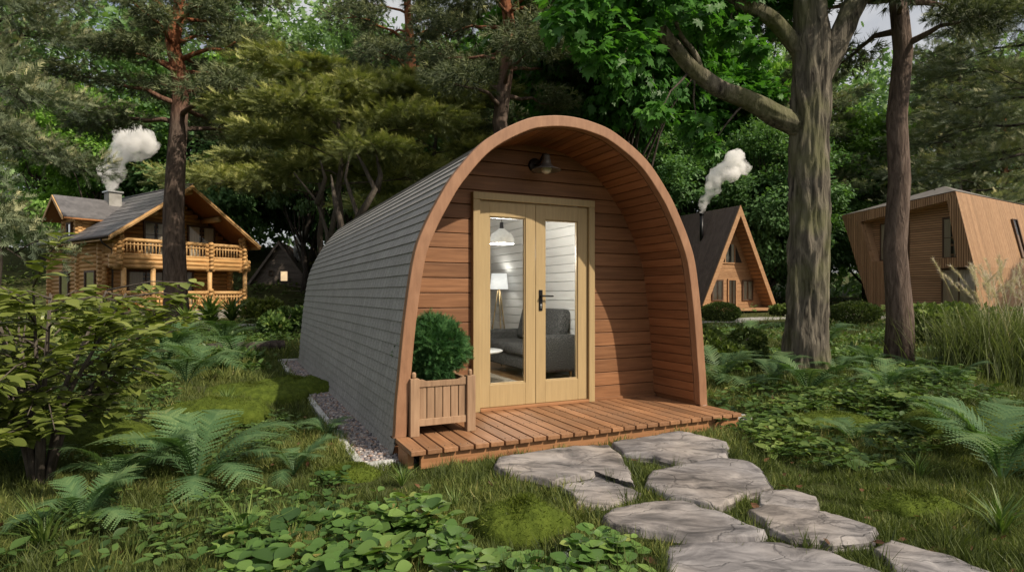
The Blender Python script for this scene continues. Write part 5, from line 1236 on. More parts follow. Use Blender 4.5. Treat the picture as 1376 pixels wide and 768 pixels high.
# moss cushions
def moss(px, py, rx, ry, h, seed, label):
    g = G(px, py); mb = MB(); n, k = 30, 12; vs = []
    for i in range(k+1):
        t = i/k; rr = math.sin(t*PI/2); zz = math.cos(t*PI/2)
        for j in range(n):
            a = 2*PI*j/n; w = 1+0.22*mnoise.noise(Vector((math.cos(a)*1.4+seed, math.sin(a)*1.4, t*1.5)))
            p = Vector((rx*rr*math.cos(a)*w, ry*rr*math.sin(a)*w, h*zz**0.8-0.02)); p.z += 0.25*h*mnoise.noise(Vector((p.x*7, p.y*7, seed))); vs.append(tuple(p))
    fs = [(i*n+j, (i+1)*n+j, (i+1)*n+(j+1) % n, i*n+(j+1) % n) for i in range(k) for j in range(n)]
    mb.add(vs, fs); o = mb.build('moss_cushion', M['moss'], None, True); o.location = (g[0], g[1], gz(g[0], g[1])); tag(o, label, 'moss')
    r = np.random.default_rng(seed); V = np.array(vs); idx = r.integers(0, len(V)-n, 5200); w = r.random((5200, 1)); P = V[idx]*w+V[np.minimum(idx+r.integers(0, n+1, 5200), len(V)-1)]*(1-w)
    nr = P/np.array([rx, ry, h])**2; nr /= np.linalg.norm(nr, axis=1, keepdims=True)
    lm = LM(); lm.put(np.array(BLADE[0])*[.2, 1, 1], BLADE[1], P-nr*.004, nr+unit(5200, r)*.8, unit(5200, r), r.uniform(.012, .03, 5200), np.clip(r.normal(.5, .2, 5200), 0, 1)); lm.build('moss_fuzz', M['mossblade'], o)
    return o
M['mossblade'] = leafmat('moss_blades', [(0.0, (0.04, 0.055, 0.007)), (0.5, (0.08, 0.11, 0.013)), (1.0, (0.145, 0.175, 0.025))], 0.25)
moss(700, 722, 0.28, 0.19, 0.20, 3, 'bright green moss cushion in the foreground left of the stone path')
moss(1228, 690, 0.27, 0.19, 0.14, 5, 'flat yellow-green moss cushion right of the stone path')
moss(290, 572, 0.55, 0.34, 0.22, 8, 'broad moss hummock on the grass left of the pod')
moss(395, 525, 0.6, 0.4, 0.2, 9, 'dark moss hummock nearest the kerb on the left of the pod')
moss(1120, 575, .45, .3, .16, 14, 'mossy mound between the big oak and the stone path')
moss(1290, 585, .5, .35, .2, 15, 'mossy mound behind the right-hand ferns, below the tall grass')
moss(130, 610, .5, .35, .2, 16, 'mossy mound under the oval-leaved shrub')
moss(470, 640, .22, .16, .1, 17, 'small moss cushion by the corner of the kerb')
moss(335, 540, 0.7, 0.4, 0.2, 12, 'low moss hummock behind the broad one, left of the pod')

# ------------------------------------------------------------------ shrubs and bushes
def shrub_left():
    g = (-3.05, 3.85); t = thing('leafy_shrub', 'large oval-leaved shrub with yellow-green sprays at the left edge', 'shrub', (*g, gz(*g))); t.scale = (1.06, 1.05, 1.17)
    r = random.Random(5); rn = np.random.default_rng(5); mb = MB(); lm = LM(); tips = []
    for k in range(10):
        a = k*0.63+r.uniform(-.2, .2); l = r.uniform(0.25, 0.6); top = Vector((l*math.cos(a), l*math.sin(a)*.8, r.uniform(0.8, 1.15)))
        p = [Vector((0.03*math.cos(a), 0.03*math.sin(a), 0)), Vector((top.x*.28, top.y*.28, top.z*.45)), top]; mb.tube(p, [.022, .014, .006], 7)
        for j in range(13):
            f_ = 0.35+0.65*(j/12)+r.uniform(-.05, .05); o = p[1].lerp(p[2], max(0, (f_-.45)/.55)) if f_ > .45 else p[0].lerp(p[1], f_/.45)
            b = a+r.uniform(-1.6, 1.6); ll = r.uniform(.25, .66); e = o+Vector((ll*math.cos(b), ll*math.sin(b), r.uniform(-.12, .24))); mb.tube([o, o.lerp(e, .5)+Vector((0, 0, .03)), e], [.006, .004, .002], 5); tips.append((o, e))
    st = mb.build('stem', M['twig'], t, True)
    for o, e in tips:
        d = (e-o).normalized(); n = 22
        for j in range(n):
            f_ = 0.25+0.8*j/n; p = o.lerp(e, min(f_, 1.03)); s_ = 1 if j % 2 else -1; sidev = d.cross(Vector((0, 0, 1))).normalized()*s_
            Y = (sidev*r.uniform(.7, 1.1)+d*r.uniform(.3, .8)+Vector((0, 0, r.uniform(-.35, .2)))); tt = min(max(.25+.5*(p.z/1.3)+r.gauss(0, .16), 0), 1)
            lm.put(*OVALF, [tuple(p+Vector((0, 0, r.uniform(-.03, .03))))], [tuple(Y)], [(r.gauss(0, .25), r.gauss(0, .25), 1)], r.uniform(.065, .122), tt)
    lm.build('foliage', M['shrub'], t, True)
shrub_left()
def bush_obj(name, label, cat, x, y, rx, rz_, n, leaf, mat, template, seed, lumps=7, group=None, z0=None):
    t = thing(name, label, cat, (x, y, gz(x, y) if z0 is None else z0), 0, group); r = np.random.default_rng(seed); lm = LM()
    mb = MB()
    for k in range(5): 
        a = k*1.26; mb.tube([(0, 0, 0), (rx*.3*math.cos(a), rx*.3*math.sin(a), rz_*.5), (rx*.6*math.cos(a+.3), rx*.6*math.sin(a+.3), rz_*.85)], [.03*rx+.01, .02*rx+.006, .005], 6)
    mb.build('stem', M['twig'], t, True)
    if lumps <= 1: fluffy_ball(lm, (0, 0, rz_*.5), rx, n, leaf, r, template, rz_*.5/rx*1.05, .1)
    else:
        for k in range(lumps):
            a = r.uniform(0, 6.28); d = rx*.62*math.sqrt(r.random()); q = r.uniform(.35, .6)*rx
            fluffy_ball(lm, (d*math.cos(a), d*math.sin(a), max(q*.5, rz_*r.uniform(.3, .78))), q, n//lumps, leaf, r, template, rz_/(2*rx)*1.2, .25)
    lm.build('foliage', M[mat], t); return t
bush_obj('clipped_bush', 'clipped round green bush in front of the A-frame cabin, next to the pod', 'bush', X(968, 27), 27, .86, .84, 6000, .09, 'bush', OVAL, 51, 1)
bush_obj('clipped_bush', 'clipped round green bush between the oak and the right-hand pine', 'bush', X(1149, 25), 25, .98, .85, 6500, .09, 'bush', OVAL, 52, 1)
bush_obj('leafy_bush', 'yellowish layered bush beside the right wall of the pod', 'bush', X(978, 9.6), 9.6, .62, .62, 7000, .075, 'bush', OVAL, 53, 9)
bush_obj('leafy_bush', 'dark broad bush left of the tall ornamental grass, under the timber house', 'bush', X(1255, 14.5), 14.5, 1.05, .9, 6500, .13, 'bush', OVAL, 54, 9)
bush_obj('leafy_bush', 'big-leaved pale bush in front of the dark hut', 'bush', X(352, 26.5), 26.5, .85, .9, 2000, .26, 'shrub', OVAL, 55, 6)
bush_obj('leafy_bush', 'dark bush behind the oval-leaved shrub below the log house corner', 'bush', X(120, 15), 15, 1.1, .85, 5000, .13, 'bush', OVAL, 56, 8)
bush_obj('leafy_bush', 'low bush at the left edge beneath the drooping spruce', 'bush', X(15, 7.2), 7.2, 1.0, 1.1, 5200, .1, 'shrub', OVAL, 57, 8)
bush_obj('leafy_bush', 'round bush under the right slope of the A-frame cabin', 'bush', X(1052, 33), 33, .7, .6, 2500, .16, 'bush', OVAL, 58, 5)
bush_obj('leafy_bush', 'bush at the far left corner of the log house plinth', 'bush', X(100, 24.5), 24.5, 1.2, 1.0, 4000, .16, 'bush', OVAL, 59, 6)
bush_obj('leafy_bush', 'bush between the pod and the dark hut, against the far pod wall', 'bush', X(385, 17), 17, .8, .8, 3000, .14, 'cover', OVAL, 60, 6)
# little palm-like plants by the log house
def cordyline(x, y, h, n, label, seed, wid=.05, st=.35):
    t = thing('spiky_plant', label, 'plant', (x, y, gz(x, y))); r = np.random.default_rng(seed); lm = LM()
    mb = MB(); mb.tube([(0, 0, 0), (0, 0, h*st)], [.05*h, .035*h], 8); mb.build('stem', M['twig'], t, True)
    a = r.uniform(0, 6.28, n); el = r.uniform(.25 if st > .1 else .7, 1.4, n)
    tv = [(-.5*wid/.5, 0, 0), (.5*wid/.5, 0, 0), (.6*wid/.5, .5, .04), (-.6*wid/.5, .5, .04), (0, 1, -.2)]
    lm.put(tv, [(0, 1, 2, 3), (3, 2, 4)], np.stack([np.zeros(n), np.zeros(n), h*st*.86+r.uniform(-.1, .1, n)*h*(st*2.8)], -1), np.stack([np.cos(a)*np.cos(el), np.sin(a)*np.cos(el), np.sin(el)], -1), np.tile([0, 0, 1.], (n, 1))+unit(n, r)*.2, h*r.uniform(.5, .85, n), r.uniform(.3, .9, n))
    lm.build('leaves', M['cover'], t)
cordyline(X(312, 21.5), 21.5, 1.15, 60, 'spiky young palm in front of the log house porch, right of its steps', 61)
cordyline(X(282, 18.5), 18.5, 1.3, 70, 'dark spiky plant right of the log house pine', 62)
cordyline(X(252, 17.0), 17.0, 1.0, 60, 'spiky plant at the foot of the log house pine', 63)
for k, (px, py, h_, lab) in enumerate([(330, 745, .30, 'pale sedge tuft at the bottom edge, left of the clover'), (395, 735, .26, 'sedge tuft among the clover leaves in the foreground'), (60, 745, .32, 'sedge tuft in the bottom left corner'),
        (610, 690, .18, 'small grass tuft beside the bright moss cushion'), (305, 560, .3, 'upright reedy tuft in front of the broad moss hummock'), (1235, 640, .24, 'grass tuft left of the largest right-hand fern'), (1345, 720, .28, 'grass tuft by the bottom right corner'), (540, 655, .18, 'grass tuft in front of the left end of the deck')]):
    g = G(px, py); cordyline(g[0], g[1], h_*1.3, 60, lab, 80+k, .012, .03)
# terracotta pot
po = thing('terracotta_pot', 'terracotta urn standing by the right corner of the log house', 'pot', (X(348, 27.2), 27.2, gz(X(348, 27.2), 27.2)))
mb = MB(); mb.lathe([(0, 0), (.2, 0), (.24, .1), (.34, .38), (.3, .55), (.27, .6), (.36, .68), (.38, .72), (.3, .72), (.25, .6), (0, .55)], 20); mb.build('urn', M['terracotta'], po, True)
# tall ornamental grass
og = thing('ornamental_grass', 'tall fountain grass with pale feathery plumes at the right edge', 'ornamental grass', (X(1345, 8.6), 8.6, gz(X(1345, 8.6), 8.6)))
r_ = np.random.default_rng(66); lm = LM(); n = 2600; V = []; I = []; tn = []
for k in range(n):
    a = r_.uniform(0, 6.28); b0 = np.array([r_.normal(0, .38), r_.normal(0, .3), 0]); L0 = r_.uniform(.7, 1.4); sp = r_.uniform(.12, .62); w = r_.uniform(.004, .008); sd = np.array([-math.sin(a), math.cos(a), 0])*w; tt = r_.random(); s_ = 6
    base = len(V)
    for j in range(s_+1):
        t = j/s_; p = b0+np.array([math.cos(a), math.sin(a), 0])*sp*L0*t**1.8+np.array([0, 0, L0*(t-.38*sp*t**3)]); ww = 1-t**2
        V.append(p-sd*ww); V.append(p+sd*ww); tn += [tt*.7+.2*t]*2
    for j in range(s_): q = base+j*2; I += [q, q+1, q+3, q+2]
lm.raw(np.array(V), np.array(I), np.full(len(I)//4, 4), np.clip(np.array(tn), 0, 1)); lm.build('blades', leafmat('tall_grass', [(0, (.07, .095, .03)), (.5, (.17, .21, .08)), (1, (.33, .36, .17))], .3), og)
lm = LM(); st = LM(); V = []; I = []
for k in range(60):
    a = r_.uniform(0, 6.28); b0 = np.array([r_.normal(0, .25), r_.normal(0, .22), 0.2]); L0 = r_.uniform(1.25, 1.75); sp = r_.uniform(.1, .5); pts = []
    for j in range(13):
        t = j/12; pts.append(b0+np.array([math.cos(a), math.sin(a), 0])*sp*L0*t**1.6+np.array([0, 0, L0*(t-.25*sp*t**3)]))
    for j in range(12):
        q = len(V); sd = np.array([-math.sin(a), math.cos(a), 0])*.0025; V += [pts[j]-sd, pts[j]+sd, pts[j+1]+sd, pts[j+1]-sd]; I += [q, q+1, q+2, q+3]
    m = 170; t = r_.uniform(.78, 1.0, m); P = np.array([[np.interp(q, np.linspace(0, 1, 13), np.array(pts)[:, c]) for c in range(3)] for q in t]); d = pts[-1]-pts[-3]; d = d/np.linalg.norm(d)
    lm.put([(-.03, 0, 0), (.03, 0, 0), (0, 1, 0)], [(0, 1, 2)], P, unit(m, r_)*.8+d*1.1, unit(m, r_), r_.uniform(.04, .085, m), r_.random(m))
lm.raw(np.array(V), np.array(I), np.full(len(I)//4, 4), np.full(len(V), .3)); lm.build('plumes', M['plume'], og)
# fallen log
fx, fy = G(330, 474)[:2]
fo = thing('fallen_log', 'short mossy fallen log lying on the grass left of the pod', 'log', (fx, fy, gz(fx, fy)+.1), .35)
mb = MB(); mb.tube([(-.75, 0, 0), (-.35, .03, .02), (.1, -.02, .01), (.6, .03, .04), (.78, .05, .05)], [.1, .13, .125, .11, .09], 14, fn=lambda i, j, a, r, p: r*(1+.16*mnoise.noise(Vector((a*2, p.x*2, 1))))); mb.build('log', M['bark_dark'], fo)
mb = MB(); mb.lathe([(0, 0.001), (.085, 0.0), (.085, -.01)], 14); e = mb.build('cut_end', M['log_trim'], fo); e.location = (.787, .05, .05); e.rotation_euler = (0, R(88), 0)
# fallen leaves
r_ = np.random.default_rng(70); x, y = view_points(700, 2.4, 12, r_, 1.5); ok = free(x, y); x, y = x[ok], y[ok]; m = len(x); lm = LM()
lm.put(*OVAL, np.stack([x, y, ground_z(x, y)+r_.uniform(.02, .06, m)], -1), unit(m, r_)*[1, 1, .3], unit(m, r_)*.5+[0, 0, 1], r_.uniform(.03, .075, m), r_.random(m)); stuff(lm.build('fallen_leaves', M['deadleaf']))
# ------------------------------------------------------------------ trees
def limb_pts(a, b, r, n=6, sag=0.0, wob=0.06):
    a, b = Vector(a), Vector(b); L0 = (b-a).length; out = []
    for i in range(n+1):
        t = i/n; p = a.lerp(b, t); w = math.sin(PI*t)*wob*L0
        out.append(p+Vector((r.uniform(-1, 1)*w, r.uniform(-1, 1)*w, r.uniform(-1, 1)*w*.6+sag*L0*math.sin(PI*t))))
    return out
def bark_tube(mb, pts, rad, n=10, seed=0, amp=0.07):
    mb.tube(pts, rad, n, fn=lambda i, j, a, r, p: r*(1+amp*mnoise.noise(Vector((math.cos(a)*1.6+seed, math.sin(a)*1.6, p.z*.8)))+amp*.6*mnoise.noise(Vector((math.cos(a)*5, math.sin(a)*5+seed, p.z*.5)))))
def broadleaf_proto(seed, H, crown_r, z0, nclus, per, leaf, template, mat, bark, trunk_r, clus_r=1.0, name='tree', fork=True, gaps=-0.12, sway=0.03):
    r = random.Random(seed); rn = np.random.default_rng(seed)
    t = bpy.data.objects.new(name, None); COL.objects.link(t)
    mb = MB(); top = Vector((r.uniform(-1, 1)*.06*H, r.uniform(-1, 1)*.06*H, H*.82)); tp = limb_pts((0, 0, -0.2), top, r, 9, 0, sway)
    bark_tube(mb, tp, [trunk_r*(1.25 if i == 0 else 1)*(1-.8*i/9) for i in range(10)], 12, seed)
    C = []; tries = 0; cz = (H+z0)/2; ch = (H-z0)/2
    while len(C) < nclus and tries < nclus*40:
        tries += 1; d = Vector(unit(1, rn)[0]); q = rn.random()**.42; p = Vector((d.x*crown_r*q, d.y*crown_r*q, cz+d.z*ch*q))
        wz = (p.z-z0)/(H-z0); 
        if mnoise.noise(Vector((p.x*.35+seed, p.y*.35, p.z*.35))) < gaps: continue
        C.append(p)
    for p in C[::4]:
        k = min(8, max(1, int(9*(p.z-1.2)/max(H*.82, 1)*r.uniform(.45, .85)))); o = tp[k]; pts = limb_pts(o, p, r, 5, .06, .07); r0 = trunk_r*(1-.8*k/9)*.42
        bark_tube(mb, pts, [max(.012, r0*(1-i/5.4)) for i in range(6)], 6, seed)
    mb.build('trunk', M[bark], t, True)
    lm = LM()
    for p in C:
        cr = clus_r*r.uniform(.6, 1.25); m = int(per*r.uniform(.7, 1.3)); d = unit(m, rn); q = rn.random(m)**.5
        P = np.array(p)+d*q[:, None]*cr*np.array([1, 1, .6]); out = (P-np.array([0, 0, cz])); out /= np.linalg.norm(out, axis=1, keepdims=True)
        Y = out*.7+unit(m, rn)*.7+np.array([0, 0, -.35]); Nn = np.array([0, 0, 1.])+out*.5+unit(m, rn)*.55
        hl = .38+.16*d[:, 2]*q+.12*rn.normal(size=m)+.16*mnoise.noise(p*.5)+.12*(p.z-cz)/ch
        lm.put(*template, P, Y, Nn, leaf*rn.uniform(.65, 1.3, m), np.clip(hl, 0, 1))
    lm.build('crown', M[mat], t); return t
def pine_proto(seed, H, trunk_r, z0, spread, nlimb, tuft=.24, per=46, mat='pine', template=None, name='pine_tree', droop=-.05, bark='bark_pine', lean=(0, 0), flatpad=.38, low=1.0, inner=.3):
    template = template or TUFT
    r = random.Random(seed); rn = np.random.default_rng(seed); t = bpy.data.objects.new(name, None); COL.objects.link(t)
    mb = MB(); tp = limb_pts((0, 0, -.2), (lean[0], lean[1], H), r, 12, 0, .012); tr = [trunk_r*(1.18 if i == 0 else 1)*(1-.78*i/12) for i in range(13)]
    bark_tube(mb, tp, tr, 14, seed, .09); lm = LM()
    def at(z): 
        f_ = min(max((z+.2)/(H+.2)*12, 0), 11.99); i = int(f_); return tp[i].lerp(tp[i+1], f_-i), tr[i]
    for k in range(nlimb):
        fz = (k+r.random())/nlimb; z = z0+(H-z0)*fz; o, rr = at(z); a = k*2.4+r.uniform(-.5, .5)
        L0 = spread*(low+(1-low)*min(fz*3, 1))*(1-.72*fz**1.5)*r.uniform(.65, 1.15); e = o+Vector((L0*math.cos(a), L0*math.sin(a), L0*(droop+.55*fz*.8+r.uniform(-.1, .15))))
        pts = limb_pts(o, e, r, 6, .07, .05); bark_tube(mb, pts, [max(.01, rr*.36*(1-i/6.6)) for i in range(7)], 7, seed)
        nsub = max(3, int(L0*2.6))
        for s_ in range(nsub):
            f_ = inner+(1.05-inner)*(s_+.5)/nsub; i = min(int(f_*6), 5); b0 = pts[i].lerp(pts[i+1], min(f_*6-i, 1)); ang = a+(1 if s_ % 2 else -1)*r.uniform(.35, 1.15); l2 = L0*r.uniform(.16, .38)
            c = b0+Vector((l2*math.cos(ang), l2*math.sin(ang), l2*r.uniform(-.12, .4)))
            if r.random() < .5: mb.tube([b0, b0.lerp(c, .5)+Vector((0, 0, .02)), c], [.02, .013, .006], 4)
            m = int(per*r.uniform(.7, 1.35)); pr = L0*.2*r.uniform(.75, 1.3)+.14
            d = unit(m, rn); q = rn.random(m)**.5; P = np.array(b0.lerp(c, .7))+d*q[:, None]*np.array([pr, pr, pr*flatpad])
            Y = d*[.9, .9, .5]+np.array([math.cos(a), math.sin(a), .35])*.55+unit(m, rn)*.4
            lm.put(*template, P, Y, unit(m, rn)+[0, 0, 1.2], tuft*rn.uniform(.7, 1.25, m), np.clip(.4+.34*d[:, 2]*q+rn.normal(0, .14, m)+.12*mnoise.noise(c), 0, 1))  # tint rises towards pad tops: sunlight on the tiers put into the colour
    mb.build('trunk', M[bark], t, True); lm.build('crown', M[mat], t); return t
WOODG = 'trees standing behind the cabins'
used = set()
def plant(proto, px, y, sc, label, cat='tree', group=WOODG, rz=None, z=None):
    loc = (X(px, y), y, (gz(X(px, y), y) if z is None else z)-.05); rz = random.uniform(0, 6.28) if rz is None else rz
    if proto.name not in used:
        used.add(proto.name); proto.location = loc; proto.rotation_euler = (0, 0, rz); proto.scale = (sc,)*3 if not isinstance(sc, tuple) else sc
        tag(proto, label, cat, group); return proto
    return dup(proto, loc, rz, sc, label, cat, group)

# ---- prototypes
beech = broadleaf_proto(101, 15, 4.6, 2.2, 210, 150, .30, OVAL, 'beech', 'bark_dark', .26, 1.15, 'leafy_tree')
oakp = broadleaf_proto(102, 14, 5.2, 1.6, 230, 150, .32, OAK, 'oakleaf', 'bark_dark', .3, 1.25, 'oak_tree')
maplep = broadleaf_proto(103, 14, 4.2, 6.6, 170, 130, .30, MAPLE, 'maple', 'bark_dark', .22, 1.05, 'maple_tree')
palep = broadleaf_proto(104, 16, 3.8, 4.0, 150, 120, .24, DIAM, 'pale', 'bark_dark', .18, .85, 'pale_leaved_tree', gaps=-.02)
pineA = pine_proto(111, 16.5, .40, 6.6, 3.5, 44, .27, 44, low=.9)
pineB = pine_proto(112, 15, .31, 6.2, 3.0, 42, .24, 46, low=.8, inner=.42)
spruce = pine_proto(113, 15, .26, 2.6, 3.6, 60, .42, 34, 'spruce', SPRAY, 'spruce_tree', -.22, 'bark_dark', flatpad=.45)
sprucehigh = pine_proto(115, 15, .26, 5.4, 3.6, 46, .42, 34, 'spruce', SPRAY, 'spruce_tree', -.12, 'bark_dark', flatpad=.45)
yew = pine_proto(114, 7.6, .16, 4.5, 3.8, 17, .36, 105, 'yew', SPRAY, 'yew_tree', -.05, 'twig', flatpad=.15)

# ---- nearer trees one can tell apart
plant(pineA, 237, 19.6, 1.0, 'pine with a stout grey trunk standing in front of the log house', 'pine', 'tall pines', 0.7)
plant(pineB, 678, 17.5, 1.05, 'pine with an orange-red trunk rising directly behind the pod roof', 'pine', 'tall pines', 1.4)
plant(pineB, 549, 32.0, 1.5, 'pine with a thin orange trunk behind the pod, left of the one above the roof', 'pine', 'tall pines', 3.1)
plant(pineB, 1207, 9.65, (.66, .66, .86), 'pine with a reddish trunk in front of the faceted timber house', 'pine', 'tall pines', 5.2)
plant(sprucehigh, -10, 15.5, (.62, .62, .9), 'drooping dark spruce filling the left edge in front of the log house', 'spruce', 'spruces', .4)
plant(spruce, -150, 10.0, (.62, .62, .9), 'nearest drooping spruce, cut off by the left edge of the picture', 'spruce', 'spruces', 2.0)
plant(sprucehigh, 1420, 19.0, 1.0, 'dark spruce overhanging the right end of the timber house', 'spruce', 'spruces', 3.2)
plant(spruce, 1290, 45.0, 1.5, 'spruce rising behind the roof peak of the timber house', 'spruce', 'spruces', 1.0)
plant(yew, 455, 17.5, 1.0, 'olive yew with flat tiers of foliage on twisted bare stems, left of the pod roof', 'yew', 'yews', .3)
plant(yew, 585, 20.5, 1.05, 'olive yew with flat tiers directly above the pod roof line', 'yew', 'yews', 2.2)
plant(yew, 432, 34.0, 1.5, 'olive yew with flat tiers right of the log house gable', 'yew', 'yews', 4.0)
plant(palep, 408, 44, 1.35, 'airy pale-leaved tree with sky showing through, above the yews', rz=.5)
plant(palep, 480, 38, 1.25, 'tall airy pale-leaved tree at the top, left of the thin orange pine')
plant(beech, 140, 44, 1.0, 'light green leafy tree behind the log house chimney')
plant(beech, 330, 54, 1.25, 'bright leafy tree behind the log house gable')
plant(beech, 60, 50, 1.1, 'light green leafy tree at the left end of the log house roof')
plant(oakp, 420, 54, 1.1, 'dark leafy tree above the dark hut')
plant(oakp, 250, 47, 1.25, 'dark tall oak rising behind the middle of the log house')
plant(maplep, 790, 22, 1.0, 'bright green maple behind the crown of the pod roof')
plant(maplep, 850, 19.5, (.8, .8, 1.0), 'bright green maple just right of the pod roof top')
plant(maplep, 930, 52, 1.6, 'taller maple behind the A-frame roof ridge')
plant(oakp, 905, 47.5, 1.0, 'dark oak behind the stove pipe of the A-frame cabin')
plant(oakp, 1030, 45.5, 1.0, 'dark oak beside the right slope of the A-frame cabin')
plant(oakp, 1080, 50, .95, 'oak between the A-frame cabin and the timber house')
plant(beech, 1165, 52, 1.15, 'sunlit leafy tree behind the left wall of the timber house')
plant(pineA, 1262, 52, 1.25, 'pine trunk behind the timber house roof', 'pine', 'tall pines')
plant(pineA, 1090, 50, 1.3, 'dark pine hidden behind the oak trunk, its crown showing on both sides', 'pine', 'tall pines')
plant(pineA, 1350, 50, 1.2, 'pine behind the right end of the timber house', 'pine', 'tall pines')
plant(oakp, 640, 40, 1.25, 'tall dark oak far behind the pod')
plant(pineA, 760, 33, 1.15, 'dark pine far behind the pod, right of the roof top', 'pine', 'tall pines')
plant(oakp, 540, 50, 1.4, 'tall dark oak far behind the thin orange pine')
plant(beech, 1010, 56, 1.5, 'tall leafy tree far behind the A-frame cabin')

plant(palep, 1650, 31, (.62, .62, .72), 'unseen airy pale-leaved tree, added to dapple the side of the timber house')  # out of view, added to throw dappled shade on the house's side wall

# ---- the big oak on the right, in front
def big_oak():
    y0 = OAK_AT[1]; t = thing('big_oak', 'massive deeply furrowed oak right of the pod with a long limb reaching left', 'oak', (OAK_AT[0], y0, gz(*OAK_AT)))
    k = y0/F; P = lambda px, py, dy=0.0: Vector(((px-688)/F*(y0+dy)-OAK_AT[0], dy, EYE-(py-HZ)/F*(y0+dy)-gz(*OAK_AT)))
    def ridged(mb, pts, rad, n, sub=8, amp=.10):
        q, rr = [], []
        for i in range(len(pts)-1):
            a0 = pts[max(i-1, 0)]; a, b = pts[i], pts[i+1]; b1 = pts[min(i+2, len(pts)-1)]
            for j in range(sub):
                u = j/sub; q.append(.5*((2*a)+(b-a0)*u+(2*a0-5*a+4*b-b1)*u*u+(-a0+3*a-3*b+b1)*u**3)); rr.append(rad[i]+(rad[i+1]-rad[i])*u)
        q.append(pts[-1]); rr.append(rad[-1]); ln = [0.0]
        for i in range(1, len(q)): ln.append(ln[-1]+(q[i]-q[i-1]).length)
        def fn(i, j, an, r, p):
            v = Vector((math.cos(an)*r*7, math.sin(an)*r*7, ln[i]*1.5)); w = Vector((math.cos(an)*r*17, math.sin(an)*r*17, ln[i]*2.6))
            g = 1-abs(mnoise.noise(v))*2.0; g2 = 1-abs(mnoise.noise(w))*2
            return r*(1+.08*mnoise.noise(Vector((math.cos(an), math.sin(an), ln[i]*.6))))+min(r, .2)*amp*(g*.8+g2*.5)-min(r, .2)*amp*.5
        mb.tube(q, rr, n, fn=fn)
    mb = MB()
    ridged(mb, [P(1083, 520), P(1083, 500), P(1083, 470), P(1085, 400), P(1085, 330), P(1087, 250), P(1089, 150), P(1090, 60), P(1088, -20), P(1083, -140), P(1075, -300)], [.44, .35, .305, .27, .27, .265, .255, .235, .2, .17, .1], 96, 14, .27)
    t1 = mb.build('trunk', M['bark_oak'], t, True)
    mb = MB()
    ridged(mb, [P(1092, 130), P(1112, 85), P(1135, 35), P(1160, -25, .2), P(1200, -150, .4)], [.15, .17, .16, .15, .09], 48, 8, .16)
    ridged(mb, [P(1080, 175), P(1048, 158, -.05), P(1005, 135, -.15), P(965, 118, -.3), P(930, 92, -.45), P(905, 62, -.6), P(884, 35, -.75), P(868, 5, -.9), P(858, -40, -1.0)], [.15, .15, .13, .12, .105, .09, .08, .065, .04], 40, 8, .16)
    ridged(mb, [P(1080, 75), P(1050, 38, -.05), P(1020, 14, -.2), P(985, 2, -.3), P(930, -40, -.5)], [.12, .11, .1, .085, .05], 36, 8, .16)
    ridged(mb, [P(945, 105, -.4), P(935, 75, -.5), P(915, 48, -.6), P(905, 20, -.7)], [.045, .04, .032, .02], 16, 6, .14)
    mb.build('limb', M['bark_oak'], t, True)
    r = random.Random(9); rn = np.random.default_rng(9); tw = MB(); lm = LM(); cl = []
    for a in [(800, 30, -1.3, .5), (840, 55, -1.2, .45), (775, -10, -1.6, .55), (860, 12, -1.0, .5), (925, 15, -.7, .45), (965, -5, -.3, .5), (985, 40, -.5, .28), (830, 88, -1.4, .22), (880, -35, -1.3, .6), (760, 25, -1.8, .3),
              (880, 150, -.7, .22), (935, 165, -.3, .25), (1000, -40, .2, .6), (950, 195, -.2, .18), (800, 70, -1.5, .3), (1010, 65, -.1, .22), (845, -5, -1.1, .4)]:
        cl.append((P(a[0], a[1], a[2]), a[3]))
    for k in range(36):                                  # the crown above the frame
        d = Vector(unit(1, rn)[0]); q = rn.random()**.5; cl.append((Vector((d.x*3.6*q-.3, d.y*3.4*q-.2, 8.0+d.z*2.4*q-gz(*OAK_AT))), rn.uniform(.4, .8)))
    ends = [P(868, 5, -.9), P(930, 92, -.45), P(985, 2, -.3), P(905, 20, -.7), P(1083, -140), P(1160, -25, .2), P(1005, 135, -.15), P(1075, -300)]
    for p, rad in cl:
        o = min(ends, key=lambda e: (e-p).length); pts = limb_pts(o, p, r, 4, -.03, .06); tw.tube(pts, [.02, .016, .012, .008, .005], 6)
        m = int(40+190*rad*rad*2.2); d = unit(m, rn); q = rn.random(m)**.5; Pp = np.array(p)+d*q[:, None]*rad*[1, 1, .75]
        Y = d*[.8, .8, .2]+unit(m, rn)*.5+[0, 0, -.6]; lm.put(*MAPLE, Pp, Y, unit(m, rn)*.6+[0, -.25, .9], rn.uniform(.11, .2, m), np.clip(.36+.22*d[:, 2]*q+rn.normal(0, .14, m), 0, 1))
    tw.build('twigs', M['twig'], t, True); lm.build('crown', M['maple'], t)
big_oak()
# bare twisted stems under the yews
def bare(px, y, pts, r0, label):
    t = thing('bare_tree', label, 'bare tree', (X(px, y), y, gz(X(px, y), y))); mb = MB(); o = Vector((X(px, y), y, gz(X(px, y), y)))
    for pl_ in pts:
        q = [Vector((X(a, y), y+random.uniform(-.1, .1), Z(b, y)))-o for a, b in pl_]; n = len(q); mb.tube(q, [r0*(1-.8*i/(n-1)) for i in range(n)], 8)
    mb.build('stem', M['twig'], t, True)
bare(470, 15.5, [[(470, 430), (468, 350), (480, 290), (465, 240), (470, 205)], [(478, 300), (505, 255), (490, 225), (478, 205)], [(505, 258), (512, 235), (505, 208)], [(466, 330), (450, 270), (445, 235)]], .11, 'bare twisted tree stems under the yew beside the pod roof')
bare(440, 17.0, [[(452, 430), (446, 380), (438, 310), (425, 270), (395, 232)], [(441, 330), (450, 280), (458, 250)], [(427, 275), (438, 240), (430, 215)]], .10, 'curved bare stem leaning left in front of the dark hut')

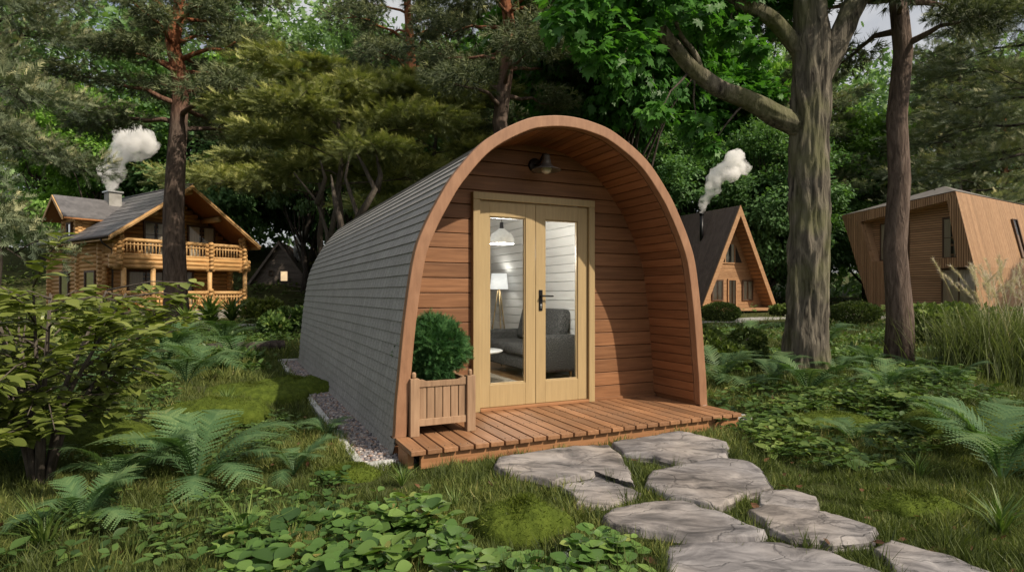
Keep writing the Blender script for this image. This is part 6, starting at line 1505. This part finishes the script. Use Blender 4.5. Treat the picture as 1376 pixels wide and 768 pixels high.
# ---- the far wood: one dark mass that closes the view
def woods(seed, n, ylo, yhi, ztop, leaf, gap):
    r = np.random.default_rng(seed); x = r.uniform(-75, 75, n); y = r.uniform(ylo, yhi, n); z = r.uniform(0, 1, n)**.8*ztop
    g = np.array([mnoise.noise(Vector((a*.11+seed, b*.05, c*.14))) for a, b, c in zip(x, y, z)])
    ok = (g > gap-.25*(1-z/ztop)); x, y, z, g = x[ok], y[ok], z[ok], g[ok]; m = len(x); lm = LM()
    P = np.stack([x, y, z+ground_z(x, y)], -1); lm.put(*OAK, P, unit(m, r)+[0, -.3, -.2], unit(m, r)*.8+[0, -.5, .8], leaf*r.uniform(.6, 1.3, m), np.clip(.4+.6*g+r.normal(0, .15, m), 0, 1))
    return stuff(lm.build('far_woods', M['woods']))
woods(201, 90000, 56, 66, 24, .75, -.02); woods(202, 60000, 66, 78, 30, .95, -.12)
# ------------------------------------------------------------------ smoke
def smokemat(name, dens):
    m, nt, N, L = new_mat(name)
    out = N('ShaderNodeOutputMaterial'); v = N('ShaderNodeVolumePrincipled'); L(v.outputs[0], out.inputs['Volume']); tc = N('ShaderNodeTexCoord')
    n = N('ShaderNodeTexNoise'); n.inputs['Scale'].default_value = 2.2; n.inputs['Detail'].default_value = 6; L(tc.outputs['Object'], n.inputs['Vector'])
    r = ramp(N, [(0.33, (0, 0, 0)), (0.68, (1, 1, 1))]); L(n.outputs['Fac'], r.inputs[0]); mm = N('ShaderNodeMath'); mm.operation = 'MULTIPLY'; mm.inputs[1].default_value = dens
    L(r.outputs[0], mm.inputs[0]); L(mm.outputs[0], v.inputs['Density']); v.inputs['Color'].default_value = (1, .995, .985, 1); v.inputs['Anisotropy'].default_value = 0.0
    return m
def smoke(pts, y, label, dens, vox):
    """pts: (px, py, radius px) along the plume"""
    s_ = y/F; o = Vector((X(pts[0][0], y), y, Z(pts[0][1], y))); bm = bmesh.new(); r = random.Random(len(pts)+int(y))
    for i in range(len(pts)-1):
        a, b = pts[i], pts[i+1]; k = 5
        for j in range(k):
            t = j/k; rad = (a[2]+(b[2]-a[2])*t)*s_; c = Vector((X(a[0]+(b[0]-a[0])*t, y), y, Z(a[1]+(b[1]-a[1])*t, y)))-o
            for q in range(3):
                d = Vector((r.uniform(-1, 1), r.uniform(-1, 1), r.uniform(-1, 1)))*rad*.62
                bmesh.ops.create_icosphere(bm, subdivisions=2, radius=rad*r.uniform(.38, .7), matrix=Matrix.Translation(c+d))
    me = bpy.data.meshes.new('smoke_plume'); bm.to_mesh(me); bm.free(); ob = bpy.data.objects.new('smoke_plume', me); COL.objects.link(ob); ob.location = o
    md = ob.modifiers.new('remesh', 'REMESH'); md.mode = 'VOXEL'; md.voxel_size = vox
    tx = bpy.data.textures.new('puff', 'CLOUDS'); tx.noise_scale = pts[-1][2]*s_*.45; dm = ob.modifiers.new('puff', 'DISPLACE'); dm.texture = tx; dm.strength = pts[-1][2]*s_*.5; dm.mid_level = .5
    me.materials.append(smokemat('wood_smoke', dens)); tag(ob, label, 'smoke')
pA = (-15.55+(-1.25)*math.cos(R(55))-5.6*math.sin(R(55)), 28.93+(-1.25)*math.sin(R(55))+5.6*math.cos(R(55)))
smoke([(152, 257, 6), (149, 243, 10), (151, 225, 14), (163, 207, 17), (182, 192, 21), (198, 188, 17)], pA[1], 'white smoke rising from the chimney of the log house', 4.5, .1)
smoke([(943, 284, 4), (946, 270, 7), (954, 252, 11), (968, 236, 15), (985, 222, 17), (1003, 226, 9)], 39.8, 'white smoke rising from the stove pipe of the A-frame cabin', 4.5, .12)
smoke([(403, 349, 4), (402, 340, 7), (401, 328, 8), (405, 319, 8), (409, 316, 5)], 47.2, 'small puff of white smoke above the dark hut', 11, .1)

# ------------------------------------------------------------------ light, sky, camera
SUN = Vector((0.82*math.cos(R(42)), -0.57*math.cos(R(42)), math.sin(R(42)))).normalized()
SUN = Vector((SUN.x, SUN.y, SUN.z))
sd = bpy.data.lights.new('sun', 'SUN'); sd.energy = 5.0; sd.angle = R(0.6); sd.color = (1.0, 0.88, 0.71)
so = bpy.data.objects.new('sun', sd); COL.objects.link(so); so.rotation_euler = SUN.to_track_quat('Z', 'Y').to_euler()
w = bpy.data.worlds.new('World'); scene.world = w; w.use_nodes = True; nt = w.node_tree; nt.nodes.clear()
o = nt.nodes.new('ShaderNodeOutputWorld'); bg = nt.nodes.new('ShaderNodeBackground'); sk = nt.nodes.new('ShaderNodeTexSky')
sk.sky_type = 'NISHITA'; sk.sun_disc = False; sk.sun_elevation = R(42); sk.sun_rotation = math.atan2(SUN.x, SUN.y); sk.dust_density = 5.0; sk.air_density = 1.0; sk.ozone_density = 1.0
bg.inputs['Strength'].default_value = 0.12; 
tcw = nt.nodes.new('ShaderNodeTexCoord'); cn = nt.nodes.new('ShaderNodeTexNoise'); cn.inputs['Scale'].default_value = 2.2; cn.inputs['Detail'].default_value = 8; cn.inputs['Roughness'].default_value = .6; nt.links.new(tcw.outputs['Generated'], cn.inputs['Vector'])
cr_ = nt.nodes.new('ShaderNodeValToRGB'); cr_.color_ramp.elements[0].position = .38; cr_.color_ramp.elements[1].position = .58; cr_.color_ramp.elements[0].color = (.25, .25, .25, 1); cr_.color_ramp.elements[1].color = (.85, .85, .85, 1); nt.links.new(cn.outputs['Fac'], cr_.inputs[0])
cm = nt.nodes.new('ShaderNodeMix'); cm.data_type = 'RGBA'; nt.links.new(cr_.outputs[0], cm.inputs['Factor']); nt.links.new(sk.outputs[0], cm.inputs['A']); cm.inputs['B'].default_value = (6.0, 5.95, 5.9, 1)
nt.links.new(cm.outputs['Result'], bg.inputs[0]); nt.links.new(bg.outputs[0], o.inputs[0])
cd = bpy.data.cameras.new('camera'); co_ = bpy.data.objects.new('camera', cd); COL.objects.link(co_); co_.location = (0, 0, EYE); co_.rotation_euler = (PI/2, 0, 0)
cd.sensor_fit = 'HORIZONTAL'; cd.sensor_width = 36; cd.lens = 36*F/1376; cd.shift_y = (HZ-384)/1376; cd.clip_end = 2000; cd.clip_start = 0.05
scene.camera = co_
scene.view_settings.view_transform = 'Standard'; scene.view_settings.look = 'None'; scene.view_settings.exposure = 0; scene.view_settings.gamma = 1
c = scene.cycles; c.use_denoising = True; c.max_bounces = 6; c.diffuse_bounces = 2; c.glossy_bounces = 3; c.transmission_bounces = 4; c.transparent_max_bounces = 8; c.volume_bounces = 6
c.sample_clamp_indirect = 6.0; c.caustics_reflective = False; c.caustics_refractive = False
